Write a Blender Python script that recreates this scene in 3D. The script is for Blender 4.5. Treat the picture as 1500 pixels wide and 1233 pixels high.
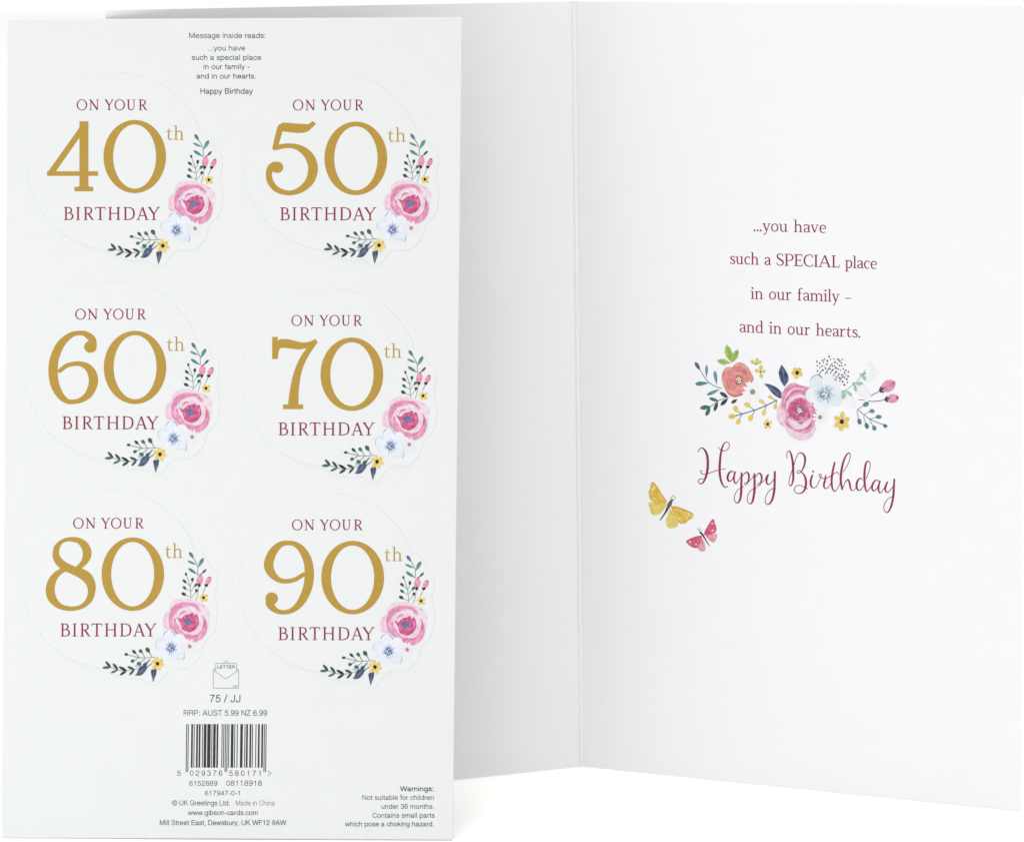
import bpy, math, random
from mathutils import Vector, Matrix
from mathutils.geometry import tessellate_polygon

random.seed(7)
S = bpy.context.scene
for o in list(bpy.data.objects):
    bpy.data.objects.remove(o)
COL = S.collection

# ------------------------------------------------------------------ camera
# level product camera with a vertical lens shift; world unit = metre, z = 0 is the white table
FPX = 3542.0            # focal length in photo pixels (photo is 1500 x 1233)
CAM_Y, CAM_H = -0.700, 0.254
HORIZON = -116.0
cam_d = bpy.data.cameras.new('camera')
cam = bpy.data.objects.new('camera', cam_d)
COL.objects.link(cam)
cam.location = (0, CAM_Y, CAM_H)
cam.rotation_euler = (math.radians(90), 0, 0)
cam_d.sensor_width = 36.0
cam_d.sensor_fit = 'HORIZONTAL'
cam_d.lens = 36.0 * FPX / 1500.0
cam_d.shift_y = -(616.5 - HORIZON) / 1500.0
cam_d.clip_start = 0.01
cam_d.clip_end = 60
S.camera = cam

# ------------------------------------------------------------------ light
W = bpy.data.worlds.new('World')
S.world = W
W.use_nodes = True
bg = W.node_tree.nodes['Background']
bg.inputs['Color'].default_value = (1.0, 1.0, 1.0, 1)
bg.inputs['Strength'].default_value = 1.0


def lamp(name, loc, target, size, power, col):
    d = bpy.data.lights.new(name, 'AREA')
    d.shape = 'RECTANGLE'
    d.size, d.size_y = size
    d.energy = power
    d.color = col
    o = bpy.data.objects.new(name, d)
    COL.objects.link(o)
    o.location = loc
    o.rotation_euler = (Vector(target) - Vector(loc)).to_track_quat('-Z', 'Y').to_euler()
    return o


lamp('key_softbox', (-0.27, -0.48, 0.05), (0.08, 0.0, 0.02), (0.4, 0.08), 0.42, (0.92, 0.94, 1.0))
lamp('side_softbox', (-0.70, -0.50, 0.07), (0.12, 0.0, 0.05), (0.5, 0.14), 0.45, (0.90, 0.92, 1.0))
lamp('top_softbox', (0.05, -0.24, 2.6), (0.03, -0.20, 0.0), (1.1, 0.6), 33.0, (1, 0.98, 0.91))

S.view_settings.view_transform = 'Standard'
S.view_settings.look = 'None'
S.view_settings.exposure = 0.0
S.view_settings.gamma = 1.0
S.view_settings.use_curve_mapping = False
S.cycles.max_bounces = 6


# ------------------------------------------------------------------ helpers
def lin(c):
    c /= 255.0
    return c / 12.92 if c <= 0.04045 else ((c + 0.055) / 1.055) ** 2.4


MATS = {}


def paper_mat(name, col, bump=0.02):
    m = bpy.data.materials.new(name)
    m.use_nodes = True
    nt = m.node_tree
    p = nt.nodes['Principled BSDF']
    p.inputs['Roughness'].default_value = 0.62
    p.inputs['Specular IOR Level'].default_value = 0.25
    tc = nt.nodes.new('ShaderNodeTexCoord')
    n1 = nt.nodes.new('ShaderNodeTexNoise')
    n1.inputs['Scale'].default_value = 900.0
    n1.inputs['Detail'].default_value = 4.0
    n2 = nt.nodes.new('ShaderNodeTexNoise')
    n2.inputs['Scale'].default_value = 140.0
    n2.inputs['Detail'].default_value = 3.0
    mix = nt.nodes.new('ShaderNodeMix')
    mix.data_type = 'RGBA'
    mix.inputs['A'].default_value = (col[0] * 0.985, col[1] * 0.985, col[2] * 0.98, 1)
    mix.inputs['B'].default_value = (col[0] * 1.01, col[1] * 1.01, col[2] * 1.015, 1)
    bp = nt.nodes.new('ShaderNodeBump')
    bp.inputs['Strength'].default_value = bump
    bp.inputs['Distance'].default_value = 0.0005
    nt.links.new(tc.outputs['Object'], n1.inputs['Vector'])
    nt.links.new(tc.outputs['Object'], n2.inputs['Vector'])
    nt.links.new(n2.outputs['Fac'], mix.inputs['Factor'])
    nt.links.new(mix.outputs['Result'], p.inputs['Base Color'])
    nt.links.new(n1.outputs['Fac'], bp.inputs['Height'])
    nt.links.new(bp.outputs['Normal'], p.inputs['Normal'])
    return m


def ink(r, g, b, var=0.12, scale=700.0):
    """printed ink: photo-like sRGB colour with a watercolour-like mottling"""
    key = (r, g, b, var)
    if key in MATS:
        return MATS[key]
    m = bpy.data.materials.new('ink')
    m.use_nodes = True
    nt = m.node_tree
    p = nt.nodes['Principled BSDF']
    p.inputs['Roughness'].default_value = 0.6
    p.inputs['Specular IOR Level'].default_value = 0.25
    c = [lin(v) * 0.76 for v in (r, g, b)]
    tc = nt.nodes.new('ShaderNodeTexCoord')
    n1 = nt.nodes.new('ShaderNodeTexNoise')
    n1.inputs['Scale'].default_value = scale
    n1.inputs['Detail'].default_value = 5.0
    ramp = nt.nodes.new('ShaderNodeMapRange')
    ramp.inputs['From Min'].default_value = 0.3
    ramp.inputs['From Max'].default_value = 0.7
    mix = nt.nodes.new('ShaderNodeMix')
    mix.data_type = 'RGBA'
    mix.inputs['A'].default_value = tuple(v * (1 - var) for v in c) + (1,)
    mix.inputs['B'].default_value = tuple(min(0.69, v + (0.69 - v) * var * 0.6 + v * var * 0.4) for v in c) + (1,)
    nt.links.new(tc.outputs['Object'], n1.inputs['Vector'])
    nt.links.new(n1.outputs['Fac'], ramp.inputs['Value'])
    nt.links.new(ramp.outputs['Result'], mix.inputs['Factor'])
    nt.links.new(mix.outputs['Result'], p.inputs['Base Color'])
    MATS[key] = m
    return m


def mesh_obj(name, verts, faces, mats, parent=None, mat_idx=None, smooth=False):
    me = bpy.data.meshes.new(name)
    me.from_pydata([tuple(v) for v in verts], [], faces)
    for m in mats:
        me.materials.append(m)
    if mat_idx:
        me.polygons.foreach_set('material_index', mat_idx)
    if smooth:
        me.polygons.foreach_set('use_smooth', [True] * len(faces))
    me.update()
    o = bpy.data.objects.new(name, me)
    COL.objects.link(o)
    if parent:
        o.parent = parent
    return o


def empty(name, mat4):
    o = bpy.data.objects.new(name, None)
    o.empty_display_size = 0.01
    COL.objects.link(o)
    o.matrix_world = mat4
    return o


def tag(o, label=None, cat=None, group=None, kind=None):
    for k, v in (('label', label), ('category', cat), ('group', group), ('kind', kind)):
        if v:
            o[k] = v


# ---- geometry of the sheets: points on the table / on a plane
def ray(px):
    return Vector(((px[0] - 750.0) / FPX, 1.0, -(px[1] - HORIZON) / FPX))


CAMP = Vector((0, CAM_Y, CAM_H))


def on_floor(px, z=0.0003):
    r = ray(px)
    return CAMP + r * ((z - CAM_H) / r.z)


def on_depth(px, y):
    r = ray(px)
    return CAMP + r * (y - CAM_Y)


def on_plane(px, a, b, c):
    n = (b - a).cross(c - a)
    r = ray(px)
    return CAMP + r * ((a - CAMP).dot(n) / r.dot(n))


def solve(A, b):
    n = len(b)
    M = [row[:] + [v] for row, v in zip(A, b)]
    for i in range(n):
        p = max(range(i, n), key=lambda k: abs(M[k][i]))
        M[i], M[p] = M[p], M[i]
        for k in range(n):
            if k != i:
                f = M[k][i] / M[i][i]
                for j in range(i, n + 1):
                    M[k][j] -= f * M[i][j]
    return [M[i][n] / M[i][i] for i in range(n)]


class Sheet:
    """a flat piece of card: artwork coordinates -> millimetre-true local plane (u, v)"""

    def __init__(self, px, pts):
        bl, br, tr, tl = pts
        u = (br - bl).normalized()
        n = u.cross(tl - bl).normalized()
        v = n.cross(u)
        self.M = Matrix(((u.x, v.x, n.x, bl.x), (u.y, v.y, n.y, bl.y), (u.z, v.z, n.z, bl.z), (0, 0, 0, 1)))
        self.loc = [((p - bl).dot(u), (p - bl).dot(v)) for p in pts]
        A, b = [], []
        for (x, y), (X, Y) in zip(px, self.loc):
            A.append([x, y, 1, 0, 0, 0, -X * x, -X * y]); b.append(X)
            A.append([0, 0, 0, x, y, 1, -Y * x, -Y * y]); b.append(Y)
        self.h = solve(A, b)

    def __call__(self, p):
        h = self.h
        d = h[6] * p[0] + h[7] * p[1] + 1
        return ((h[0] * p[0] + h[1] * p[1] + h[2]) / d, (h[3] * p[0] + h[4] * p[1] + h[5]) / d)


def plate(name, outline, top, bottom, bev, mat, parent, closed_back=True):
    """thin card with a rounded front edge from a 2-D outline (counter-clockwise)"""
    n = len(outline)
    ins = []
    for i in range(n):
        a, b, c = Vector(outline[i - 1]), Vector(outline[i]), Vector(outline[(i + 1) % n])
        d1, d2 = (b - a).normalized(), (c - b).normalized()
        n1, n2 = Vector((-d1.y, d1.x)), Vector((-d2.y, d2.x))
        k = (n1 + n2)
        k = k / max(0.35, k.dot(n1)) if k.length > 1e-9 else n1
        ins.append((b, k))
    rings = []
    H = top - bottom
    bz = min(bev, H * 0.6)
    for (q, z) in ((0.0, bottom), (0.0, top - bz), (0.3, top - bz * 0.3), (1.0, top)):
        rings.append([(b.x + k.x * bev * q, b.y + k.y * bev * q, z) for b, k in ins])
    verts = [v for r in rings for v in r]
    faces = []
    for r in range(len(rings) - 1):
        for i in range(n):
            j = (i + 1) % n
            faces.append((r * n + i, r * n + j, (r + 1) * n + j, (r + 1) * n + i))
    L = (len(rings) - 1) * n
    faces.append(tuple(range(L, L + n)))
    if closed_back:
        faces.append(tuple(reversed(range(0, n))))
    return mesh_obj(name, verts, faces, [mat], parent)


# ---- curves
def catmull(pts, closed=False, step=6):
    out = []
    n = len(pts)
    rng = n if closed else n - 1
    for i in range(rng):
        p1, p2 = pts[i % n], pts[(i + 1) % n]
        if closed:
            p0, p3 = pts[(i - 1) % n], pts[(i + 2) % n]
        else:
            p0 = pts[i - 1] if i > 0 else tuple(2 * a - b for a, b in zip(p1, p2))
            p3 = pts[i + 2] if i + 2 < n else tuple(2 * b - a for a, b in zip(p1, p2))
        for k in range(step):
            t = k / step
            out.append(tuple(0.5 * (2 * b + (c - a) * t + (2 * a - 5 * b + 4 * c - d) * t * t + (3 * b - a - 3 * c + d) * t ** 3)
                             for a, b, c, d in zip(p0[:3], p1[:3], p2[:3], p3[:3])))
    if not closed:
        out.append(tuple(pts[-1][:3]))
    return out


def closed_curve(pts, step=6):
    """closed smooth outline; a point with a third item is a sharp corner"""
    n = len(pts)
    out = []
    for i in range(n):
        p1, p2 = pts[i], pts[(i + 1) % n]
        p0 = pts[i - 1]
        p3 = pts[(i + 2) % n]
        if len(p1) > 2:
            p0 = p1
        if len(p2) > 2:
            p3 = p2
        for k in range(step):
            t = k / step
            out.append(tuple(0.5 * (2 * b + (c - a) * t + (2 * a - 5 * b + 4 * c - d) * t * t + (3 * b - a - 3 * c + d) * t ** 3)
                             for a, b, c, d in zip(p0[:2], p1[:2], p2[:2], p3[:2])))
    return out


class Art:
    """collects flat ink shapes of one printed motif; every shape lies a hair above the last"""
    DZ = 2e-7

    def __init__(self, fmap, z0, shift=(0, 0)):
        self.f, self.z, self.sh = fmap, z0, shift
        self.v, self.fc, self.mi, self.mats = [], [], [], []
        self.crop(0, 0, 1)

    def crop(self, ox, oy, s):
        self.ox, self.oy, self.s = ox, oy, s
        return self

    def P(self, p):
        u, v = self.f((self.ox + p[0] / self.s + self.sh[0], self.oy + p[1] / self.s + self.sh[1]))
        return (u, v, self.z)

    def m(self, mat):
        if mat not in self.mats:
            self.mats.append(mat)
        return self.mats.index(mat)

    def add(self, pts, faces, mat):
        b = len(self.v)
        self.v += [self.P(p) for p in pts]
        k = self.m(mat)
        for f in faces:
            f = [b + i for i in f]
            # all faces look out of the card
            a, c, d = self.v[f[0]], self.v[f[1]], self.v[f[2]]
            if (c[0] - a[0]) * (d[1] - a[1]) - (c[1] - a[1]) * (d[0] - a[0]) < 0:
                f.reverse()
            self.fc.append(f)
            self.mi.append(k)
        self.z += self.DZ

    def poly(self, pts, mat, holes=()):
        loops = [list(pts)] + [list(h) for h in holes]
        tris = tessellate_polygon([[Vector((p[0], p[1], 0)) for p in l] for l in loops])
        self.add([p for l in loops for p in l], tris, mat)

    def blob(self, pts, mat, holes=(), step=6):
        self.poly(closed_curve(pts, step), mat, [closed_curve(h, step) for h in holes])

    def ell(self, cx, cy, rx, ry, mat, rot=0, n=20, jit=0):
        c, s = math.cos(math.radians(rot)), math.sin(math.radians(rot))
        pts = []
        for i in range(n):
            a = 2 * math.pi * i / n
            k = 1 + (random.uniform(-jit, jit) if jit else 0)
            x, y = rx * math.cos(a) * k, ry * math.sin(a) * k
            pts.append((cx + x * c - y * s, cy + x * s + y * c))
        self.add(pts + [(cx, cy)], [(i, (i + 1) % n, n) for i in range(n)], mat)

    def ring(self, o, i, mat, n=72):
        if min(i[2], i[3]) <= 0:
            return self.ell(o[0], o[1], o[2], o[3], mat, n=12)
        pts = []
        for k in range(n):
            a = 2 * math.pi * k / n
            pts.append((o[0] + o[2] * math.cos(a), o[1] + o[3] * math.sin(a)))
            pts.append((i[0] + i[2] * math.cos(a), i[1] + i[3] * math.sin(a)))
        self.add(pts, [(2 * k, (2 * k + 2) % (2 * n), (2 * k + 3) % (2 * n), 2 * k + 1) for k in range(n)], mat)

    def stroke(self, pts, mat, w=None, step=6, smooth=True, cap=True):
        """ribbon along points (x, y, width)"""
        q = [(p[0], p[1], p[2] if len(p) > 2 else w) for p in pts]
        if smooth and len(q) > 2:
            q = catmull(q, False, step)
        L, R = [], []
        for i, p in enumerate(q):
            a, b = q[max(0, i - 1)], q[min(len(q) - 1, i + 1)]
            dx, dy = b[0] - a[0], b[1] - a[1]
            d = math.hypot(dx, dy) or 1
            nx, ny = -dy / d * p[2] / 2, dx / d * p[2] / 2
            L.append((p[0] + nx, p[1] + ny))
            R.append((p[0] - nx, p[1] - ny))
        n = len(q)
        self.add(L + R, [(i, i + 1, n + i + 1, n + i) for i in range(n - 1)], mat)
        if cap:
            for p in (q[0], q[-1]):
                if p[2] * 0.5 / self.s > 0.5:
                    self.ell(p[0], p[1], p[2] / 2, p[2] / 2, mat, n=12)

    def leaf(self, a, b, w, mat, fat=0.6, blunt=0.0):
        """petal or leaf from its base a to its tip b, widest at fraction fat"""
        n = 9
        dx, dy = b[0] - a[0], b[1] - a[1]
        d = math.hypot(dx, dy)
        nx, ny = -dy / d, dx / d
        L, R = [], []
        for i in range(n + 1):
            t = i / n
            if t < fat:
                k = math.sin(t / fat * math.pi / 2) ** 1.2
            else:
                k = math.cos((t - fat) / (1 - fat) * math.pi / 2) ** (0.75 - 0.3 * blunt)
            k = max(k, 0.04)
            L.append((a[0] + dx * t + nx * w / 2 * k, a[1] + dy * t + ny * w / 2 * k))
            R.append((a[0] + dx * t - nx * w / 2 * k, a[1] + dy * t - ny * w / 2 * k))
        self.add(L + R, [(i, i + 1, n + 2 + i, n + 1 + i) for i in range(n)], mat)

    def rect(self, x0, y0, x1, y1, mat):
        self.add([(x0, y0), (x1, y0), (x1, y1), (x0, y1)], [(0, 1, 2, 3)], mat)

    def build(self, name, parent):
        return mesh_obj(name, self.v, self.fc, self.mats, parent, self.mi)


# ---- small print: a plain grotesque drawn with one pen width; units of cap height, y up
def _l(*p):
    return ('l', p)


def _c(*p):
    return ('c', p)


def _o(*p):
    return ('o', p)


ARCH = _c((.1, .46), (.17, .62), (.3, .67), (.42, .6), (.45, .42))
SG = {
    ' ': (.28, []), '.': (.26, [_o(.13, .065, .02, .02)]), ',': (.26, [_l((.14, .13), (.14, .0), (.08, -.14))]), ':': (.26, [_o(.13, .065, .02, .02), _o(.13, .64, .02, .02)]),
    '-': (.36, [_l((.04, .34), (.32, .34))]), '/': (.34, [_l((.02, -.02), (.32, 1.02))]), '>': (.6, [_l((.06, .88), (.5, .46), (.06, .04))]),
    'a': (.56, [_c((.08, .5), (.14, .63), (.27, .67), (.40, .61), (.43, .46)), _l((.43, .5), (.43, .14), (.47, .05), (.52, .05)), _c((.43, .39), (.28, .36), (.12, .3), (.07, .18), (.13, .07), (.25, .05), (.38, .13), (.43, .26))]),
    'b': (.58, [_l((.1, 1), (.1, 0)), _o(.305, .36, .205, .31)]),
    'c': (.52, [_c((.47, .48), (.42, .61), (.29, .67), (.14, .58), (.08, .36), (.14, .14), (.29, .05), (.42, .11), (.48, .25))]),
    'd': (.58, [_o(.275, .36, .205, .31), _l((.48, 1), (.48, 0))]),
    'e': (.56, [_l((.08, .37), (.49, .37)), _c((.49, .37), (.46, .56), (.29, .67), (.13, .58), (.08, .36), (.13, .14), (.29, .05), (.42, .1), (.48, .22))]),
    'f': (.29, [_c((.29, .95), (.2, .95), (.15, .86), (.15, .7)), _l((.15, .74), (.15, 0)), _l((.02, .68), (.27, .68))]),
    'g': (.58, [_o(.275, .38, .205, .29), _l((.48, .72), (.48, .0)), _c((.48, .05), (.45, -.15), (.28, -.22), (.1, -.13))]),
    'h': (.56, [_l((.1, 1), (.1, 0)), ARCH, _l((.45, .46), (.45, 0))]),
    'i': (.22, [_l((.11, .72), (.11, 0)), _l((.11, 1), (.11, .87))]),
    'k': (.5, [_l((.1, 1), (.1, 0)), _l((.43, .72), (.1, .3)), _l((.22, .44), (.45, 0))]),
    'l': (.22, [_l((.11, 1), (.11, 0))]),
    'm': (.84, [_l((.1, .72), (.1, 0)), _c((.1, .46), (.17, .63), (.27, .67), (.37, .6), (.41, .45)), _l((.41, .48), (.41, 0)), _c((.41, .46), (.48, .63), (.58, .67), (.69, .6), (.73, .45)), _l((.73, .48), (.73, 0))]),
    'n': (.56, [_l((.1, .72), (.1, 0)), ARCH, _l((.45, .46), (.45, 0))]),
    'o': (.56, [_o(.28, .36, .215, .31)]),
    'p': (.58, [_l((.1, .72), (.1, -.27)), _o(.305, .36, .205, .31)]),
    'r': (.34, [_l((.1, .72), (.1, 0)), _c((.1, .4), (.15, .58), (.32, .66))]),
    's': (.5, [_c((.43, .49), (.38, .63), (.24, .67), (.11, .6), (.1, .48), (.24, .39), (.38, .31), (.43, .2), (.36, .08), (.24, .05), (.11, .1), (.06, .23))]),
    't': (.29, [_l((.14, .9), (.14, .16)), _c((.14, .2), (.16, .06), (.28, .05)), _l((.02, .68), (.27, .68))]),
    'u': (.56, [_l((.1, .72), (.1, .28)), _c((.1, .32), (.13, .12), (.25, .05), (.38, .1), (.45, .26)), _l((.45, .72), (.45, 0))]),
    'v': (.5, [_l((.04, .72), (.25, .02)), _l((.46, .72), (.25, .02))]),
    'w': (.74, [_l((.04, .72), (.2, .02)), _l((.37, .72), (.2, .02)), _l((.37, .72), (.54, .02)), _l((.7, .72), (.54, .02))]),
    'y': (.5, [_l((.04, .72), (.25, .04)), _c((.46, .72), (.27, .08), (.2, -.16), (.06, -.22))]),
    'z': (.48, [_l((.05, .67), (.43, .67)), _l((.42, .67), (.06, .05)), _l((.04, .05), (.45, .05))]),
    'A': (.68, [_l((.04, 0), (.34, .98)), _l((.64, 0), (.34, .98)), _l((.15, .32), (.53, .32))]),
    'B': (.68, [_l((.11, 0), (.11, 1)), _c((.11, .945), (.4, .945), (.53, .88), (.55, .74), (.5, .6), (.38, .53), (.11, .53)), _c((.3, .53), (.44, .52), (.57, .42), (.59, .28), (.53, .12), (.4, .055), (.11, .055))]),
    'C': (.72, [_c((.65, .68), (.56, .87), (.38, .95), (.18, .84), (.09, .5), (.18, .15), (.38, .05), (.57, .13), (.66, .35))]),
    'D': (.72, [_l((.11, 0), (.11, 1)), _c((.11, .945), (.36, .945), (.55, .84), (.63, .5), (.55, .16), (.36, .055), (.11, .055))]),
    'E': (.64, [_l((.11, 0), (.11, 1)), _l((.11, .945), (.58, .945)), _l((.11, .52), (.54, .52)), _l((.11, .055), (.6, .055))]),
    'F': (.6, [_l((.11, 0), (.11, 1)), _l((.11, .945), (.57, .945)), _l((.11, .5), (.5, .5))]),
    'G': (.76, [_c((.65, .7), (.56, .87), (.38, .95), (.18, .84), (.09, .5), (.18, .15), (.38, .05), (.56, .11), (.66, .3)), _l((.66, .48), (.66, .02)), _l((.4, .46), (.69, .46))]),
    'H': (.72, [_l((.11, 0), (.11, 1)), _l((.61, 0), (.61, 1)), _l((.11, .53), (.61, .53))]),
    'J': (.52, [_l((.41, 1), (.41, .3)), _c((.41, .34), (.37, .12), (.23, .04), (.1, .06), (.07, .32))]),
    'K': (.67, [_l((.11, 0), (.11, 1)), _l((.59, 1), (.11, .42)), _l((.27, .6), (.63, 0))]),
    'L': (.56, [_l((.11, 0), (.11, 1)), _l((.11, .055), (.53, .055))]),
    'M': (.84, [_l((.11, 0), (.11, 1)), _l((.13, .98), (.42, .05)), _l((.71, .98), (.42, .05)), _l((.73, 0), (.73, 1))]),
    'N': (.72, [_l((.11, 0), (.11, 1)), _l((.12, .97), (.6, .03)), _l((.61, 0), (.61, 1))]),
    'P': (.66, [_l((.11, 0), (.11, 1)), _c((.11, .945), (.4, .945), (.54, .87), (.57, .7), (.52, .53), (.38, .46), (.11, .46))]),
    'R': (.7, [_l((.11, 0), (.11, 1)), _c((.11, .945), (.4, .945), (.55, .88), (.58, .72), (.53, .57), (.4, .5), (.11, .5)), _c((.38, .5), (.54, .43), (.58, .25), (.6, .02))]),
    'S': (.66, [_c((.56, .7), (.49, .88), (.32, .95), (.15, .88), (.11, .73), (.2, .58), (.36, .5), (.53, .42), (.58, .26), (.51, .11), (.34, .05), (.15, .11), (.07, .32))]),
    'T': (.62, [_l((.31, 0), (.31, .98)), _l((.03, .945), (.59, .945))]),
    'U': (.72, [_l((.1, 1), (.1, .34)), _c((.1, .38), (.15, .14), (.36, .05), (.56, .14), (.61, .38)), _l((.61, .34), (.61, 1))]),
    'W': (.94, [_l((.03, 1), (.25, .02)), _l((.47, .98), (.25, .02)), _l((.47, .98), (.69, .02)), _l((.91, 1), (.69, .02))]),
    'Z': (.61, [_l((.05, .945), (.56, .945)), _l((.54, .94), (.06, .06)), _l((.04, .055), (.57, .055))]),
    '0': (.56, [_o(.28, .49, .2, .44)]),
    '1': (.56, [_l((.3, 0), (.3, .98)), _l((.3, .93), (.22, .78), (.1, .74))]),
    '2': (.56, [_c((.07, .66), (.12, .88), (.28, .94), (.44, .86), (.47, .7), (.38, .5), (.18, .32), (.08, .1)), _l((.05, .055), (.49, .055))]),
    '3': (.56, [_c((.08, .72), (.14, .89), (.28, .94), (.42, .87), (.44, .72), (.37, .57), (.22, .53)), _c((.22, .53), (.4, .49), (.48, .3), (.42, .12), (.27, .04), (.12, .1), (.06, .28))]),
    '4': (.56, [_l((.38, 0), (.38, .96)), _l((.37, .95), (.04, .3)), _l((.03, .26), (.52, .26))]),
    '5': (.56, [_l((.46, .93), (.15, .93)), _l((.16, .95), (.1, .46)), _c((.1, .47), (.2, .58), (.34, .6), (.46, .48), (.47, .3), (.4, .11), (.26, .04), (.12, .1), (.06, .25))]),
    '6': (.56, [_c((.46, .74), (.4, .9), (.28, .94), (.13, .8), (.08, .5), (.09, .3), (.16, .1), (.28, .04), (.42, .12), (.48, .3), (.42, .5), (.29, .57), (.15, .5), (.09, .34))]),
    '7': (.56, [_l((.05, .93), (.5, .93)), _c((.49, .92), (.32, .62), (.22, .3), (.18, 0))]),
    '8': (.56, [_o(.28, .73, .17, .21), _o(.28, .28, .205, .24)]),
    '9': (.56, [_c((.1, .24), (.16, .08), (.28, .04), (.43, .18), (.48, .48), (.47, .68), (.4, .88), (.28, .94), (.14, .86), (.08, .68), (.14, .48), (.27, .41), (.41, .48), (.47, .64))]),
    '©': (.86, [_o(.43, .49, .38, .44), _c((.58, .6), (.5, .7), (.38, .7), (.28, .5), (.38, .29), (.5, .29), (.59, .4))]),
}


def sans(art, text, x0, x1, base, cap, mat, weight=0.118):
    w = [SG[c][0] for c in text]
    kx = (x1 - x0) / (sum(w) - 0.1)
    x = x0 - 0.05 * kx
    pen = weight * cap
    for c, cw in zip(text, w):
        for kind, p in SG[c][1]:
            if kind == 'o':
                art.ring((x + p[0] * kx, base - p[1] * cap, p[2] * kx + pen / 2, p[3] * cap + pen / 2),
                         (x + p[0] * kx, base - p[1] * cap, p[2] * kx - pen / 2, p[3] * cap - pen / 2), mat, 22)
            else:
                art.stroke([(x + q[0] * kx, base - q[1] * cap, pen) for q in p], mat, smooth=(kind == 'c'), step=3, cap=False)
        x += cw * kx


# ---- serif lettering drawn with pen strokes; units of cap height, y up
sS, sT, sF = 0.115, 0.062, 0.05


def ser(x, y, a=0.14, b=0.14):
    return ('s', [(x - a, y, sF), (x + b, y, sF)])


def ln(x0, y0, x1, y1, w):
    return ('l', [(x0, y0, w), (x1, y1, w)])


def cv(*p):
    return ('c', list(p))


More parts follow.
